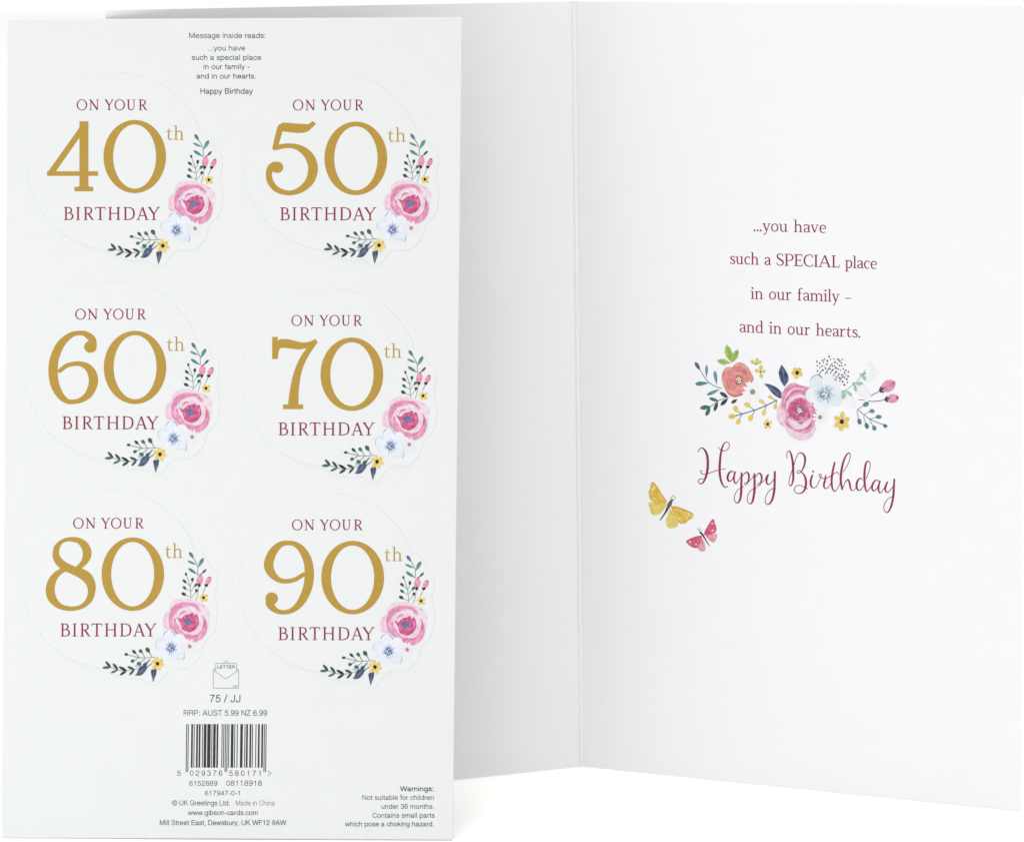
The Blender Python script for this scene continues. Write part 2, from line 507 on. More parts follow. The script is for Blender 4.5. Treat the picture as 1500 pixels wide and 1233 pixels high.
B0, T0, X0 = 0.0275, 0.9725, 0.6325
GL = {
    'O': (0.97, [('o', (0.485, 0.5, 0.44, 0.485), 0.105, 0.06)]),
    'N': (0.94, [ln(.15, .03, .15, .97, .065), ln(.12, .965, .79, .03, .12), ln(.79, .03, .79, .97, .065), ser(.15, B0), ser(.1, T0, .1, .06), ser(.79, T0)]),
    'Y': (0.87, [ln(.12, .965, .44, .45, .115), ln(.75, .965, .44, .45, .065), ln(.435, .48, .435, .02, .11), ser(.12, T0, .12, .13), ser(.75, T0, .12, .12), ser(.435, B0, .16, .16)]),
    'U': (0.84, [cv((.16, .965, .112), (.16, .36, .112), (.22, .12, .1), (.42, .03, .07), (.60, .12, .066), (.68, .36, .064), (.68, .965, .064)), ser(.16, T0, .15, .15), ser(.68, T0, .14, .14)]),
    'R': (0.81, [ln(.17, .03, .17, .97, sS), cv((.17, .965, .06), (.40, .962, .06), (.57, .88, .09), (.605, .74, .11), (.56, .58, .09), (.40, .5, .06), (.17, .5, .06)), ln(.36, .5, .67, .05, .11), ser(.71, B0, .06, .1), ser(.17, B0, .15, .15), ser(.1, T0, .08, .08)]),
    'B': (0.74, [ln(.17, .03, .17, .97, sS), cv((.17, .965, .06), (.38, .962, .06), (.53, .88, .09), (.565, .75, .11), (.52, .6, .09), (.38, .53, .06), (.17, .53, .06)), cv((.3, .53, .055), (.44, .52, .06), (.62, .44, .09), (.66, .28, .115), (.60, .11, .09), (.42, .038, .06), (.17, .035, .06)), ser(.1, T0, .08, .08), ser(.1, B0, .08, .08)]),
    'I': (0.33, [ln(.165, .03, .165, .97, sS), ser(.165, B0, .15, .15), ser(.165, T0, .15, .15)]),
    'T': (0.85, [ln(.425, .03, .425, .95, sS), ser(.425, B0, .17, .17), ln(.05, .965, .80, .965, .065), ln(.055, .98, .035, .79, .05), ln(.795, .98, .815, .79, .05)]),
    'H': (0.97, [ln(.17, .03, .17, .97, sS), ln(.80, .03, .80, .97, sS), ln(.17, .51, .80, .51, .058), ser(.17, B0, .15, .15), ser(.17, T0, .15, .15), ser(.80, B0, .15, .15), ser(.80, T0, .15, .15)]),
    'D': (0.92, [ln(.17, .03, .17, .97, sS), cv((.17, .965, .06), (.45, .96, .06), (.74, .83, .09), (.835, .5, .12), (.74, .17, .09), (.45, .04, .06), (.17, .035, .06)), ser(.1, T0, .08, .08), ser(.1, B0, .08, .08)]),
    'A': (0.95, [ln(.13, .03, .47, .985, .065), ln(.80, .03, .47, .985, .115), ln(.25, .34, .69, .34, .055), ser(.13, B0, .13, .14), ser(.80, B0, .15, .15)]),
    'S': (0.6, [cv((.50, .78, .06), (.46, .93, .06), (.29, .975, .06), (.12, .88, .09), (.13, .68, .11), (.32, .51, .12), (.50, .36, .11), (.50, .13, .09), (.31, .02, .06), (.12, .07, .06), (.07, .24, .06))]),
    'P': (0.70, [ln(.17, .03, .17, .97, sS), cv((.17, .965, .06), (.40, .962, .06), (.58, .87, .09), (.62, .71, .11), (.57, .54, .09), (.40, .45, .06), (.17, .45, .06)), ser(.17, B0, .15, .16), ser(.1, T0, .08, .08)]),
    'E': (0.66, [ln(.17, .03, .17, .97, sS), ln(.1, .965, .58, .965, .06), ln(.17, .5, .48, .5, .06), ln(.1, .035, .60, .035, .06), ln(.58, .98, .58, .8, .05), ln(.60, .02, .62, .22, .05), ln(.48, .41, .48, .59, .045), ser(.06, T0, .05, .05), ser(.06, B0, .05, .05)]),
    'C': (0.78, [cv((.70, .74, .06), (.66, .92, .06), (.46, .975, .06), (.2, .85, .09), (.1, .5, .12), (.2, .15, .09), (.46, .022, .06), (.64, .06, .06), (.72, .22, .055))]),
    'L': (0.62, [ln(.17, .03, .17, .97, sS), ln(.04, .035, .56, .035, .06), ln(.56, .02, .585, .24, .05), ser(.17, T0, .15, .15)]),
    'a': (0.50, [cv((.08, .50, .08), (.12, .61, .07), (.24, .64, .06), (.36, .58, .09), (.39, .45, .1), (.39, .12, .1), (.48, .02, .06)), cv((.39, .37, .05), (.22, .34, .06), (.09, .2, .1), (.14, .05, .07), (.25, .025, .06), (.39, .15, .05))]),
    'c': (0.48, [cv((.43, .50, .08), (.37, .62, .06), (.27, .64, .06), (.12, .53, .09), (.08, .33, .1), (.14, .1, .09), (.28, .02, .06), (.43, .1, .05))]),
    'd': (0.58, [cv((.44, .5, .05), (.36, .62, .055), (.26, .635, .06), (.11, .52, .09), (.08, .32, .1), (.14, .09, .08), (.25, .02, .06), (.44, .15, .05)), ln(.44, 1.03, .44, .0, .1), ser(.38, 1.01, .08, .05), ser(.5, B0, .05, .07)]),
    'e': (0.50, [ln(.1, .36, .44, .36, .05), cv((.44, .36, .07), (.42, .54, .08), (.27, .64, .06), (.12, .53, .09), (.08, .33, .1), (.14, .1, .09), (.28, .02, .06), (.44, .1, .05))]),
    'f': (0.40, [cv((.38, .96, .08), (.30, 1.03, .06), (.2, .96, .08), (.17, .8, .1), (.17, .02, .1)), ln(.04, .61, .34, .61, .055), ser(.17, B0, .13, .14)]),
    'h': (0.62, [ln(.14, 1.03, .14, .0, .1), ser(.09, 1.01, .08, .05), cv((.14, .48, .05), (.25, .61, .06), (.36, .62, .07), (.46, .52, .1), (.47, .38, .1), (.47, .02, .1)), ser(.14, B0, .12, .12), ser(.47, B0, .12, .12)]),
    'i': (0.28, [ln(.14, .65, .14, .0, .1), ser(.09, X0, .08, .05), ser(.14, B0, .12, .12), ('d', (.135, .9, .072))]),
    'l': (0.28, [ln(.14, 1.03, .14, .0, .1), ser(.09, 1.01, .08, .05), ser(.14, B0, .12, .12)]),
    'm': (0.95, [ln(.14, .65, .14, .0, .1), ser(.09, X0, .08, .05), cv((.14, .48, .05), (.25, .61, .06), (.34, .62, .07), (.45, .52, .1), (.46, .38, .1), (.46, .02, .1)), cv((.46, .48, .05), (.57, .61, .06), (.68, .62, .07), (.79, .52, .1), (.8, .38, .1), (.8, .02, .1)), ser(.14, B0, .12, .12), ser(.46, B0, .11, .11), ser(.8, B0, .12, .12)]),
    'n': (0.62, [ln(.14, .65, .14, .0, .1), ser(.09, X0, .08, .05), cv((.14, .48, .05), (.25, .61, .06), (.36, .62, .07), (.46, .52, .1), (.47, .38, .1), (.47, .02, .1)), ser(.14, B0, .12, .12), ser(.47, B0, .12, .12)]),
    'o': (0.54, [('o', (0.27, 0.33, 0.2, 0.31), 0.095, 0.06)]),
    'p': (0.58, [ln(.14, .65, .14, -.28, .1), ser(.09, X0, .08, .05), cv((.14, .5, .05), (.24, .61, .055), (.34, .62, .07), (.46, .52, .09), (.49, .34, .1), (.44, .12, .09), (.3, .025, .06), (.14, .1, .05)), ser(.14, -.27, .12, .14)]),
    'r': (0.44, [ln(.14, .65, .14, .0, .1), ser(.09, X0, .08, .05), cv((.14, .42, .05), (.22, .57, .06), (.31, .62, .08), (.40, .59, .1)), ser(.14, B0, .12, .14)]),
    's': (0.42, [cv((.35, .48, .06), (.32, .6, .06), (.21, .64, .06), (.1, .55, .09), (.12, .42, .1), (.25, .33, .1), (.36, .22, .1), (.34, .08, .08), (.2, .02, .06), (.09, .06, .06), (.06, .17, .06))]),
    't': (0.42, [cv((.19, .84, .05), (.18, .68, .08), (.17, .4, .1), (.17, .16, .1), (.24, .03, .08), (.38, .07, .05)), ln(.04, .61, .36, .61, .055)]),
    'u': (0.62, [cv((.14, .63, .1), (.14, .26, .1), (.18, .09, .09), (.27, .03, .065), (.38, .07, .055), (.46, .2, .05)), ln(.46, .65, .46, .0, .1), ser(.09, X0, .08, .05), ser(.41, X0, .08, .05), ser(.52, B0, .06, .07)]),
    'v': (0.56, [ln(.1, .63, .28, .02, .1), ln(.46, .63, .28, .02, .058), ser(.1, X0, .09, .12), ser(.46, X0, .1, .09)]),
    'y': (0.56, [ln(.1, .63, .29, .05, .1), cv((.46, .63, .058), (.30, .06, .06), (.2, -.2, .065), (.1, -.26, .09)), ser(.1, X0, .09, .12), ser(.46, X0, .1, .09)]),
    '.': (0.2, [('d', (.1, .06, .07))]),
    '-': (0.46, [ln(.03, .33, .43, .33, .06)]),
    ' ': (0.36, []),
}


def glyph(art, ch, org, kx, cap, slope, mat, weight=1.0):
    """draw one glyph; org = artwork position of its left baseline corner"""
    w, parts = GL[ch]

    def T(x, y):
        X = x * kx
        return (org[0] + X, org[1] + X * slope - y * cap)

    for p in parts:
        if p[0] == 'o':
            cx, cy, rx, ry = p[1]
            c = T(cx, cy)
            a, b = p[2] * weight * cap / 2, p[3] * weight * cap / 2
            art.ring((c[0], c[1], rx * kx + a, ry * cap + b), (c[0], c[1], rx * kx - a, ry * cap - b), mat, 40)
        elif p[0] == 'd':
            c = T(p[1][0], p[1][1])
            art.ell(c[0], c[1], p[1][2] * cap * weight, p[1][2] * cap * weight, mat, n=14)
        else:
            pts = [T(x, y) + (ww * cap * weight,) for x, y, ww in p[1]]
            art.stroke(pts, mat, smooth=(p[0] == 'c'), step=5, cap=False)


def serif(art, text, p0, p1, cap, mat, weight=1.0):
    total = sum(GL[c][0] for c in text)
    kx = (p1[0] - p0[0]) / total
    slope = (p1[1] - p0[1]) / (p1[0] - p0[0])
    x = 0.0
    for c in text:
        glyph(art, c, (p0[0] + x * kx, p0[1] + x * kx * slope), kx, cap, slope, mat, weight)
        x += GL[c][0]


def serif_boxes(art, text, boxes, base, cap, mat, weight=1.0):
    for c, (a, b) in zip(text, boxes):
        glyph(art, c, (a, base), (b - a) / GL[c][0], cap, 0.0, mat, weight)


# ------------------------------------------------------------------ inks
GOLD = ink(184, 147, 52, 0.05, 1500)
MAROON = ink(142, 22, 66, 0.05)
WINE = ink(146, 18, 62, 0.08)
BLACK = ink(38, 38, 42, 0.05)
GREY = ink(62, 62, 64, 0.05)
TAUPE = ink(150, 146, 136, 0.05)
LINE = ink(150, 152, 150, 0.05)
DGREEN = ink(14, 52, 43, 0.12)
GREEN = ink(20, 94, 72, 0.16)
TEAL = ink(72, 134, 138, 0.2)
STEEL = ink(48, 84, 106, 0.25)
BLUEG = ink(84, 142, 164, 0.2)
STEM = ink(82, 110, 120, 0.1)
NAVY = ink(38, 54, 96, 0.2)
NAVYL = ink(86, 118, 166, 0.2)
YEL = ink(236, 202, 84, 0.15)
GOLDEN = ink(232, 192, 56, 0.2)
AMBER = ink(206, 158, 58, 0.2)
YELL = ink(232, 208, 104, 0.15)
DARK = ink(20, 15, 17, 0.03)
PINK1 = ink(240, 212, 226, 0.18)
PINK2 = ink(232, 148, 186, 0.3)
PINK3 = ink(222, 108, 160, 0.3)
PINK4 = ink(212, 66, 134, 0.28)
PINK5 = ink(188, 50, 112, 0.2)
PALEP = ink(246, 218, 231, 0.2)
BUD = ink(232, 146, 180, 0.2)
PURP = ink(84, 70, 136, 0.3)
ICE = ink(233, 236, 249, 0.06)
ICE2 = ink(225, 233, 248, 0.12)
BLUE1 = ink(58, 104, 170, 0.25)
BLUE2 = ink(30, 62, 118, 0.2)
BLUE3 = ink(128, 158, 206, 0.15)
WHITE = ink(251, 250, 255, 0.02)
ICEP = ink(240, 244, 253, 0.05)
ICEP2 = ink(230, 238, 251, 0.1)
OCHRE = ink(172, 138, 82, 0.25)
CORAL = ink(228, 138, 132, 0.2)
CORALD = ink(214, 112, 112, 0.25)
CORALL = ink(236, 156, 148, 0.2)
CREAM = ink(250, 238, 204, 0.05)
LIME = ink(166, 202, 82, 0.2)
LIMED = ink(96, 132, 44, 0.2)
OLIVEY = ink(216, 206, 98, 0.15)
MINT = ink(150, 202, 178, 0.2)
LILAC = ink(243, 243, 254, 0.03)
BERRY = ink(34, 112, 136, 0.25)
SLATE = ink(50, 54, 72, 0.1)
BROWN = ink(72, 58, 58, 0.2)
ROSEW = ink(214, 70, 110, 0.18)
ROSEL = ink(240, 172, 178, 0.2)

# ------------------------------------------------------------------ table
gm = paper_mat('table_white', (0.95, 0.95, 0.95), 0.004)
G = 6.0
table = mesh_obj('tabletop', [(-G, -G, 0), (G, -G, 0), (G, G, 0), (-G, G, 0)], [(0, 1, 2, 3)], [gm])
tag(table, 'plain seamless white table surface under the cards', 'tabletop', kind='structure')

CARD = paper_mat('card_board', (0.716, 0.717, 0.732), 0.03)
BOARD = paper_mat('sticker_board', (0.616, 0.634, 0.628), 0.03)
STICK = paper_mat('sticker_paper', (0.616, 0.634, 0.628), 0.03)

# ------------------------------------------------------------------ open greeting card
TH = 0.00038
fbL, ftL = (848.5, 1121.8), (837.0, 2.3)
fbR, ftR = (856.0, 1122.0), (845.0, 2.3)
FBL = on_floor(fbL)
FTL = on_depth(ftL, FBL.y)
FBR = on_floor(fbR)
FTR = on_depth(ftR, FBR.y)
lb, lt = (166.0, 1196.4), (154.5, 15.0)
LB = on_floor(lb)
LT = on_plane(lt, FBL, FTL, LB)
rb, rt = (1496.0, 1187.0), (1498.0, 8.0)
RB = on_floor(rb)
RT = on_plane(rt, FBR, FTR, RB)

card = empty('greeting_card', Matrix.Translation((FBL + FBR) / 2))
tag(card, 'open white greeting card standing upright with a birthday message on its right inside page', 'greeting card')
PL = Sheet((lb, fbL, ftL, lt), (LB, FBL, FTL, LT))
PR = Sheet((fbR, rb, rt, ftR), (FBR, RB, RT, FTR))


def page(sh):
    o = plate('inside_page', sh.loc, 0.0, -TH, 0.0001, CARD, card)
    o.matrix_world = sh.M
    return o


bpy.context.view_layer.update()
pageL = page(PL)
pageR = page(PR)
pageL['label'] = 'blank left inside page half hidden by the sticker sheet'
pageR['label'] = 'right inside page printed with message, flowers and butterflies'
bpy.context.view_layer.update()

# scored fold between the pages
prof = [(0, 0), (.1, .06), (.22, .16), (.36, .2), (.5, .13), (.62, 0.0), (.72, -.12), (.84, -.1), (.94, -.05), (1, 0)]
vs, fs = [], []
nv = Vector((0, -1, 0))
for A, Bp in ((FBL, FBR), (FTL, FTR)):
    for t, d in prof:
        vs.append(A.lerp(Bp, t) + nv * d * 0.001)
    for t, d in prof:
        vs.append(A.lerp(Bp, t) + nv * (d - 0.45) * 0.001)
k = len(prof)
for i in range(k - 1):
    fs.append((i, i + 1, 2 * k + i + 1, 2 * k + i))
    fs.append((k + i + 1, k + i, 3 * k + i, 3 * k + i + 1))
    fs.append((2 * k + i, 2 * k + i + 1, 3 * k + i + 1, 3 * k + i))
    fs.append((i + 1, i, k + i, k + i + 1))
orig = (FBL + FBR) / 2
mesh_obj('fold', [v - orig for v in vs], fs, [CARD], card, smooth=False)

ZP = 0.000012
# message
MS = 5.556


def msg(text, X0, X1, Y0, Y1, cap):
    a = Art(PR, ZP)
    serif(a, text, (1040 + X0 / MS, 300 + Y0 / MS), (1040 + X1 / MS, 300 + Y1 / MS), cap, MAROON, 1.22)
    a.build('message_line', pageR)


msg('...you have', 352, 948, 214, 230, 17.6)
msg('such a SPECIAL place', 160, 1360, 481, 523, 17.6)
msg('in our family -', 330, 1152, 766, 794, 17.6)
msg('and in our hearts.', 236, 1228, 1036, 1081, 17.6)

# script greeting
def script(words):
    a = Art(PR, ZP)
    for ox, oy, s, kw, strokes in words:
        a.crop(ox, oy, s)
        for st in strokes:
            a.stroke([(x, y, w * kw) for x, y, w in st], WINE, step=7)
    a.build('script_greeting', pageR)
    return a


HAPPY = [
    [(92, 245, 14), (110, 205, 14), (155, 185, 18), (205, 225, 30), (240, 310, 36), (252, 420, 38), (245, 560, 38), (225, 650, 36), (200, 720, 30), (165, 775, 22), (130, 790, 16), (97, 765, 14), (100, 725, 14), (140, 705, 12), (190, 710, 10)],
    [(430, 175, 12), (470, 215, 12), (520, 235, 12), (585, 210, 12), (618, 150, 12), (600, 95, 12), (560, 85, 14), (515, 125, 22), (485, 220, 30), (465, 330, 34), (455, 450, 36), (452, 580, 36), (465, 690, 34), (490, 780, 28), (530, 840, 20), (560, 848, 14), (590, 825, 12)],
    [(155, 570, 14), (135, 570, 12), (128, 595, 12), (160, 625, 12), (210, 628, 10), (270, 612, 12), (380, 572, 12), (470, 548, 10), (550, 535, 10)],
    [(690, 600, 14), (650, 575, 18), (605, 620, 32), (585, 690, 34), (605, 740, 26), (640, 740, 16), (680, 690, 16), (705, 620, 24)],
    [(715, 590, 24), (695, 680, 28), (700, 750, 26), (725, 785, 18), (760, 745, 12), (800, 680, 12)],
    [(825, 610, 30), (820, 750, 34), (818, 900, 36), (805, 1020, 34), (780, 1090, 26), (745, 1112, 16), (710, 1085, 13), (700, 1020, 12), (730, 930, 12), (790, 870, 11), (855, 835, 11)],
    [(825, 680, 12), (870, 620, 14), (915, 595, 22), (945, 640, 30), (945, 710, 28), (925, 770, 20), (895, 805, 14), (873, 790, 12), (890, 768, 11), (940, 755, 11), (990, 710, 11), (1030, 650, 12)],
    [(1040, 625, 30), (1042, 760, 34), (1040, 900, 36), (1020, 1040, 34), (995, 1110, 24), (960, 1128, 14), (925, 1090, 12), (920, 1020, 12), (955, 930, 12), (1010, 880, 11), (1080, 850, 11)],
    [(1045, 690, 12), (1090, 630, 14), (1130, 610, 22), (1160, 660, 30), (1160, 730, 28), (1140, 790, 20), (1115, 825, 14), (1093, 808, 12), (1115, 780, 11), (1165, 765, 11), (1215, 725, 11), (1245, 660, 14)],
    [(1270, 640, 28), (1245, 720, 30), (1250, 780, 26), (1290, 800, 16), (1340, 750, 12), (1375, 700, 12)],
    [(1385, 590, 32), (1382, 760, 34), (1375, 900, 36), (1350, 1030, 34), (1310, 1110, 26), (1265, 1138, 16), (1228, 1105, 13), (1225, 1040, 12), (1265, 940, 12), (1330, 880, 12), (1375, 862, 10)],
]
BIRTH = [
    [(70, 180, 9), (65, 130, 9), (90, 88, 12), (115, 120, 20), (138, 220, 25), (145, 330, 26), (145, 440, 24), (125, 515, 15), (105, 525, 10), (92, 490, 9), (105, 410, 9), (140, 310, 9), (170, 210, 9), (205, 130, 10), (240, 110, 13), (280, 140, 22), (295, 200, 24), (280, 280, 20), (255, 335, 13)],
    [(255, 340, 9), (215, 335, 9), (192, 352, 9), (205, 372, 9), (240, 355, 9)],
    [(240, 345, 10), (285, 395, 20), (305, 470, 26), (300, 540, 26), (275, 595, 20), (225, 622, 12), (175, 610, 9), (158, 570, 9), (185, 530, 9), (230, 520, 8), (280, 540, 8), (325, 565, 8)],
    [(385, 395, 20), (365, 460, 24), (370, 530, 20), (405, 552, 10), (440, 530, 9), (475, 460, 9), (490, 425, 9)],
    [(395, 344, 22), (396, 347, 22)],
    [(490, 425, 9), (470, 400, 9), (478, 380, 9), (497, 385, 9), (495, 420, 9), (530, 432, 9), (580, 425, 9), (640, 385, 9), (690, 355, 9), (710, 365, 9), (710, 385, 8)],
    [(555, 395, 14), (545, 450, 22), (530, 520, 22), (545, 558, 12), (580, 550, 10), (615, 500, 9), (635, 450, 9)],
    [(665, 235, 20), (640, 350, 24), (628, 450, 24), (635, 550, 20), (665, 595, 13), (700, 560, 9), (735, 490, 9)],
    [(775, 350, 8), (830, 260, 8), (860, 170, 9), (855, 120, 11), (825, 125, 16), (780, 210, 22), (750, 340, 26), (742, 460, 26), (760, 570, 20)],
    [(765, 560, 9), (800, 480, 10), (835, 450, 18), (855, 500, 22), (865, 560, 18), (890, 585, 10), (925, 560, 8), (940, 530, 8)],
    [(1015, 450, 8), (990, 430, 12), (955, 460, 22), (940, 530, 24), (960, 580, 16), (1000, 570, 10), (1035, 510, 9)],
    [(1060, 440, 8), (1100, 330, 8), (1113, 260, 9), (1090, 218, 12), (1060, 240, 20), (1042, 340, 25), (1040, 470, 25), (1055, 570, 20), (1075, 598, 12), (1110, 550, 9), (1130, 520, 8)],
    [(1225, 470, 10), (1185, 455, 13), (1145, 500, 22), (1135, 560, 22), (1160, 590, 13), (1195, 560, 10), (1225, 490, 14)],
    [(1235, 465, 16), (1215, 550, 22), (1225, 605, 16), (1245, 610, 10), (1285, 560, 9), (1310, 500, 10)],
    [(1325, 480, 18), (1300, 560, 22), (1315, 605, 14), (1345, 600, 10), (1385, 550, 9), (1405, 520, 9)],
    [(1415, 445, 20), (1408, 560, 24), (1400, 670, 25), (1375, 780, 23), (1340, 850, 16), (1310, 858, 10), (1285, 820, 9), (1290, 760, 9), (1335, 690, 8), (1390, 660, 8)],
]
script([(1015, 640, 11.54, 1.12, HAPPY), (1145, 650, 8.571, 1.12, BIRTH)])

# ---- flower spray on the page
C4, C5, C6 = (1010, 500, 9.482), (1110, 525, 9.867), (1190, 510, 9.486)
LAY = [0.000012]


def motif(crop, fmap=None, shift=(0, 0)):
    """each motif starts above the ones printed before it"""
    a = Art(fmap or PR, LAY[0], shift)
    a.crop(*crop)
    return a


def finish(a, name, parent=None):
    LAY[0] = a.z + 4e-7
    return a.build(name, parent or pageR)


def jig(col, cx, cy, a, rx, ry, spans):
    """loose concentric brush arcs: (start deg, end deg, radius fraction, width, ink)"""
    for s, e, r, w, mat in spans:
        n = max(4, int(abs(e - s) / 22))
        pts = []
        for i in range(n + 1):
            t = i / n
            an = math.radians(s + (e - s) * t)
            k = r * (1 + random.uniform(-0.03, 0.03))
            ww = w * (0.25 + 0.75 * math.sin(math.pi * min(1, max(0, t * 0.9 + 0.05)))) * random.uniform(0.85, 1.1)
            pts.append((cx + rx * k * math.cos(an), cy + ry * k * math.sin(an), ww))
        col.stroke(pts, mat, cap=False, step=4)


a = motif(C4)   # teal sprig
a.stroke([(150, 400), (240, 540), (340, 615), (450, 655)], STEM, 11)
a.leaf((150, 405), (78, 285), 54, STEEL, .6, .5)
a.leaf((235, 510), (238, 322), 40, BLUEG, .65, .5)
a.leaf((380, 610), (350, 405), 50, BLUEG, .68, .6)
a.leaf((280, 575), (78, 592), 60, TEAL, .72, .5)
a.leaf((425, 662), (240, 745), 48, TEAL, .6, .5)
finish(a, 'leaf_sprig')

a = motif(C4)   # dark green sprig
a.stroke([(285, 905), (330, 880), (400, 825), (460, 800), (520, 775)], GREEN, 10)
for p, q, w, m in (((545, 785), (420, 705), 54, DGREEN), ((540, 785), (432, 890), 54, DGREEN), ((410, 830), (272, 788), 48, GREEN), ((395, 830), (343, 970), 50, DGREEN), ((298, 905), (145, 928), 64, GREEN), ((290, 905), (228, 1035), 56, GREEN), ((668, 803), (580, 858), 46, DGREEN)):
    a.leaf(p, q, w, m, .55, .8)
finish(a, 'leaf_sprig')

a = motif(C4)   # lime leaves
for p, q, w in (((580, 295), (515, 45), 104), ((595, 295), (672, 110), 84), ((565, 302), (382, 268), 86)):
    a.leaf(p, q, w, LIME, .5)
    a.stroke([p, ((p[0] + q[0]) / 2 + 4, (p[1] + q[1]) / 2), (q[0] * .9 + p[0] * .1, q[1] * .9 + p[1] * .1)], LIMED, 9)
    dx, dy = q[0] - p[0], q[1] - p[1]
    for t in (.3, .5, .68):
        c = (p[0] + dx * t, p[1] + dy * t)
        for sd in (-1, 1):
            e = (c[0] + dx * .15 - dy * .13 * sd, c[1] + dy * .15 + dx * .13 * sd)
            a.stroke([c, e], LIMED, 7, smooth=False, cap=False)
finish(a, 'green_leaf')

a = motif(C4)   # coral rose
a.blob([(470, 410), (500, 368), (555, 352), (590, 360), (640, 308), (710, 292), (790, 335), (850, 420), (880, 480), (892, 530), (855, 575), (825, 545), (815, 590), (770, 565), (805, 645), (735, 640), (778, 690), (745, 740), (700, 758), (630, 778), (550, 745), (490, 660), (455, 560), (448, 480)], CORAL)
for st, mat in (([(470, 420, 10), (520, 380, 40), (585, 395, 26), (600, 440, 8)], CORALL), ([(600, 370, 10), (670, 320, 34), (760, 345, 40), (820, 420, 12)], CORALL),
                ([(470, 500, 10), (490, 590, 44), (560, 690, 50), (640, 730, 14)], CORALL), ([(520, 700, 8), (620, 755, 26), (715, 735, 22), (750, 690, 8)], CORALD),
                ([(585, 400, 6), (560, 470, 22), (570, 560, 20), (610, 640, 8)], CORALD), ([(620, 430, 8), (700, 400, 36), (770, 430, 30), (800, 500, 10)], CORALD),
                ([(640, 620, 8), (690, 660, 40), (745, 640, 18)], CORALL), ([(520, 520, 8), (540, 620, 26), (600, 690, 10)], CORALD),
                ([(640, 380, 6), (720, 360, 14), (800, 430, 6)], CORALD), ([(830, 440, 8), (850, 500, 22), (850, 550, 8)], CORALL),
                ([(610, 470, 8), (650, 445, 26), (720, 450, 10)], CORALL), ([(455, 470, 6), (480, 410, 12), (520, 375, 5)], CORALD)):
    a.stroke(st, mat, cap=False)
a.blob([(620, 500), (660, 470), (740, 475), (755, 540), (730, 600), (660, 605), (625, 560)], CORALD)
a.ell(690, 545, 45, 55, BROWN, jit=.12)
for x, y in ((672, 510), (690, 505), (680, 535), (700, 540), (712, 565), (670, 560), (690, 575), (655, 530), (708, 520)):
    a.ell(x, y, 11, 12, CREAM, n=8)
finish(a, 'coral_rose')


def daisy(a, cx, cy, L, w, r, n=10, rot=0, m=WHITE):
    for i in range(n):
        an = math.radians(rot + 360 * i / n)
        a.leaf((cx + math.cos(an) * r * .5, cy + math.sin(an) * r * .5), (cx + math.cos(an) * L, cy + math.sin(an) * L), w, m, .65, .6)
    a.ell(cx, cy, r, r * 1.1, OCHRE, jit=.05)
    a.ell(cx + r * .1, cy + r * .1, r * .55, r * .55, TAUPE, n=10)


a = motif(C4)
daisy(a, 878, 700, 150, 44, 36, 11, 10)
finish(a, 'daisy')

a = motif(C4)   # little lime-yellow flowers
for c, tips in (((925, 316), ((845, 268), (945, 228), (1005, 275))), ((985, 424), ((998, 325), (905, 398), (1062, 412), (1005, 515)))):
    for t in tips:
        a.leaf(c, t, 52, OLIVEY, .66, .7)
    a.ell(c[0], c[1], 11, 11, DARK, n=10)
finish(a, 'small_flower')

a = motif(C4)   # berry branch
X5 = lambda p: ((1110 + p[0] / 9.867 - 1010) * 9.482, (525 + p[1] / 9.867 - 500) * 9.482)
a.stroke([(635, 1035), (740, 1005), (905, 955), X5((0, 730)), X5((120, 680)), X5((275, 605))], STEM, 15)
for p, q in (((735, 1005), (670, 975)), ((730, 1012), (695, 1070)), ((905, 955), (840, 910)), ((905, 960), (875, 1025)), (X5((125, 675)), X5((85, 650))), (X5((120, 690)), X5((105, 745))), (X5((270, 605)), X5((215, 585))), (X5((272, 610)), X5((265, 655)))):
    a.stroke([p, q], STEM, 10, smooth=False)
for x, y, rx, ry, r in ((590, 1042, 50, 36, -10), (680, 1115, 32, 44, 25), (642, 935, 34, 46, -25), (802, 880, 44, 34, 25), (848, 1065, 34, 46, 20)):
    a.ell(x, y, rx, ry, YEL, r, jit=.05)
for x, y, rx, ry, r in ((183, 560, 36, 22, 20), (55, 622, 40, 26, 20), (92, 780, 30, 42, 15), (255, 695, 26, 40, 10)):
    q = X5((x, y))
    a.ell(q[0], q[1], rx, ry, YEL, r, jit=.05)
finish(a, 'berry_sprig')


def star(crop, c, tips, w, m, r, name='yellow_flower', fmap=None, shift=(0, 0), parent=None):
    a = motif(crop, fmap, shift)
    for t in tips:
        d = (t[0] - c[0], t[1] - c[1])
        a.leaf((c[0] - d[0] * .05, c[1] - d[1] * .05), (c[0] + d[0] * 1.24, c[1] + d[1] * 1.24), w, m, .68, .7)
        a.stroke([(c[0] + d[0] * .3, c[1] + d[1] * .3), (c[0] + d[0] * .85, c[1] + d[1] * .85)], YELL, 9, smooth=False, cap=False)
    a.ell(c[0], c[1], r, r * 1.1, DARK, jit=.08, n=14)
    finish(a, name, parent)


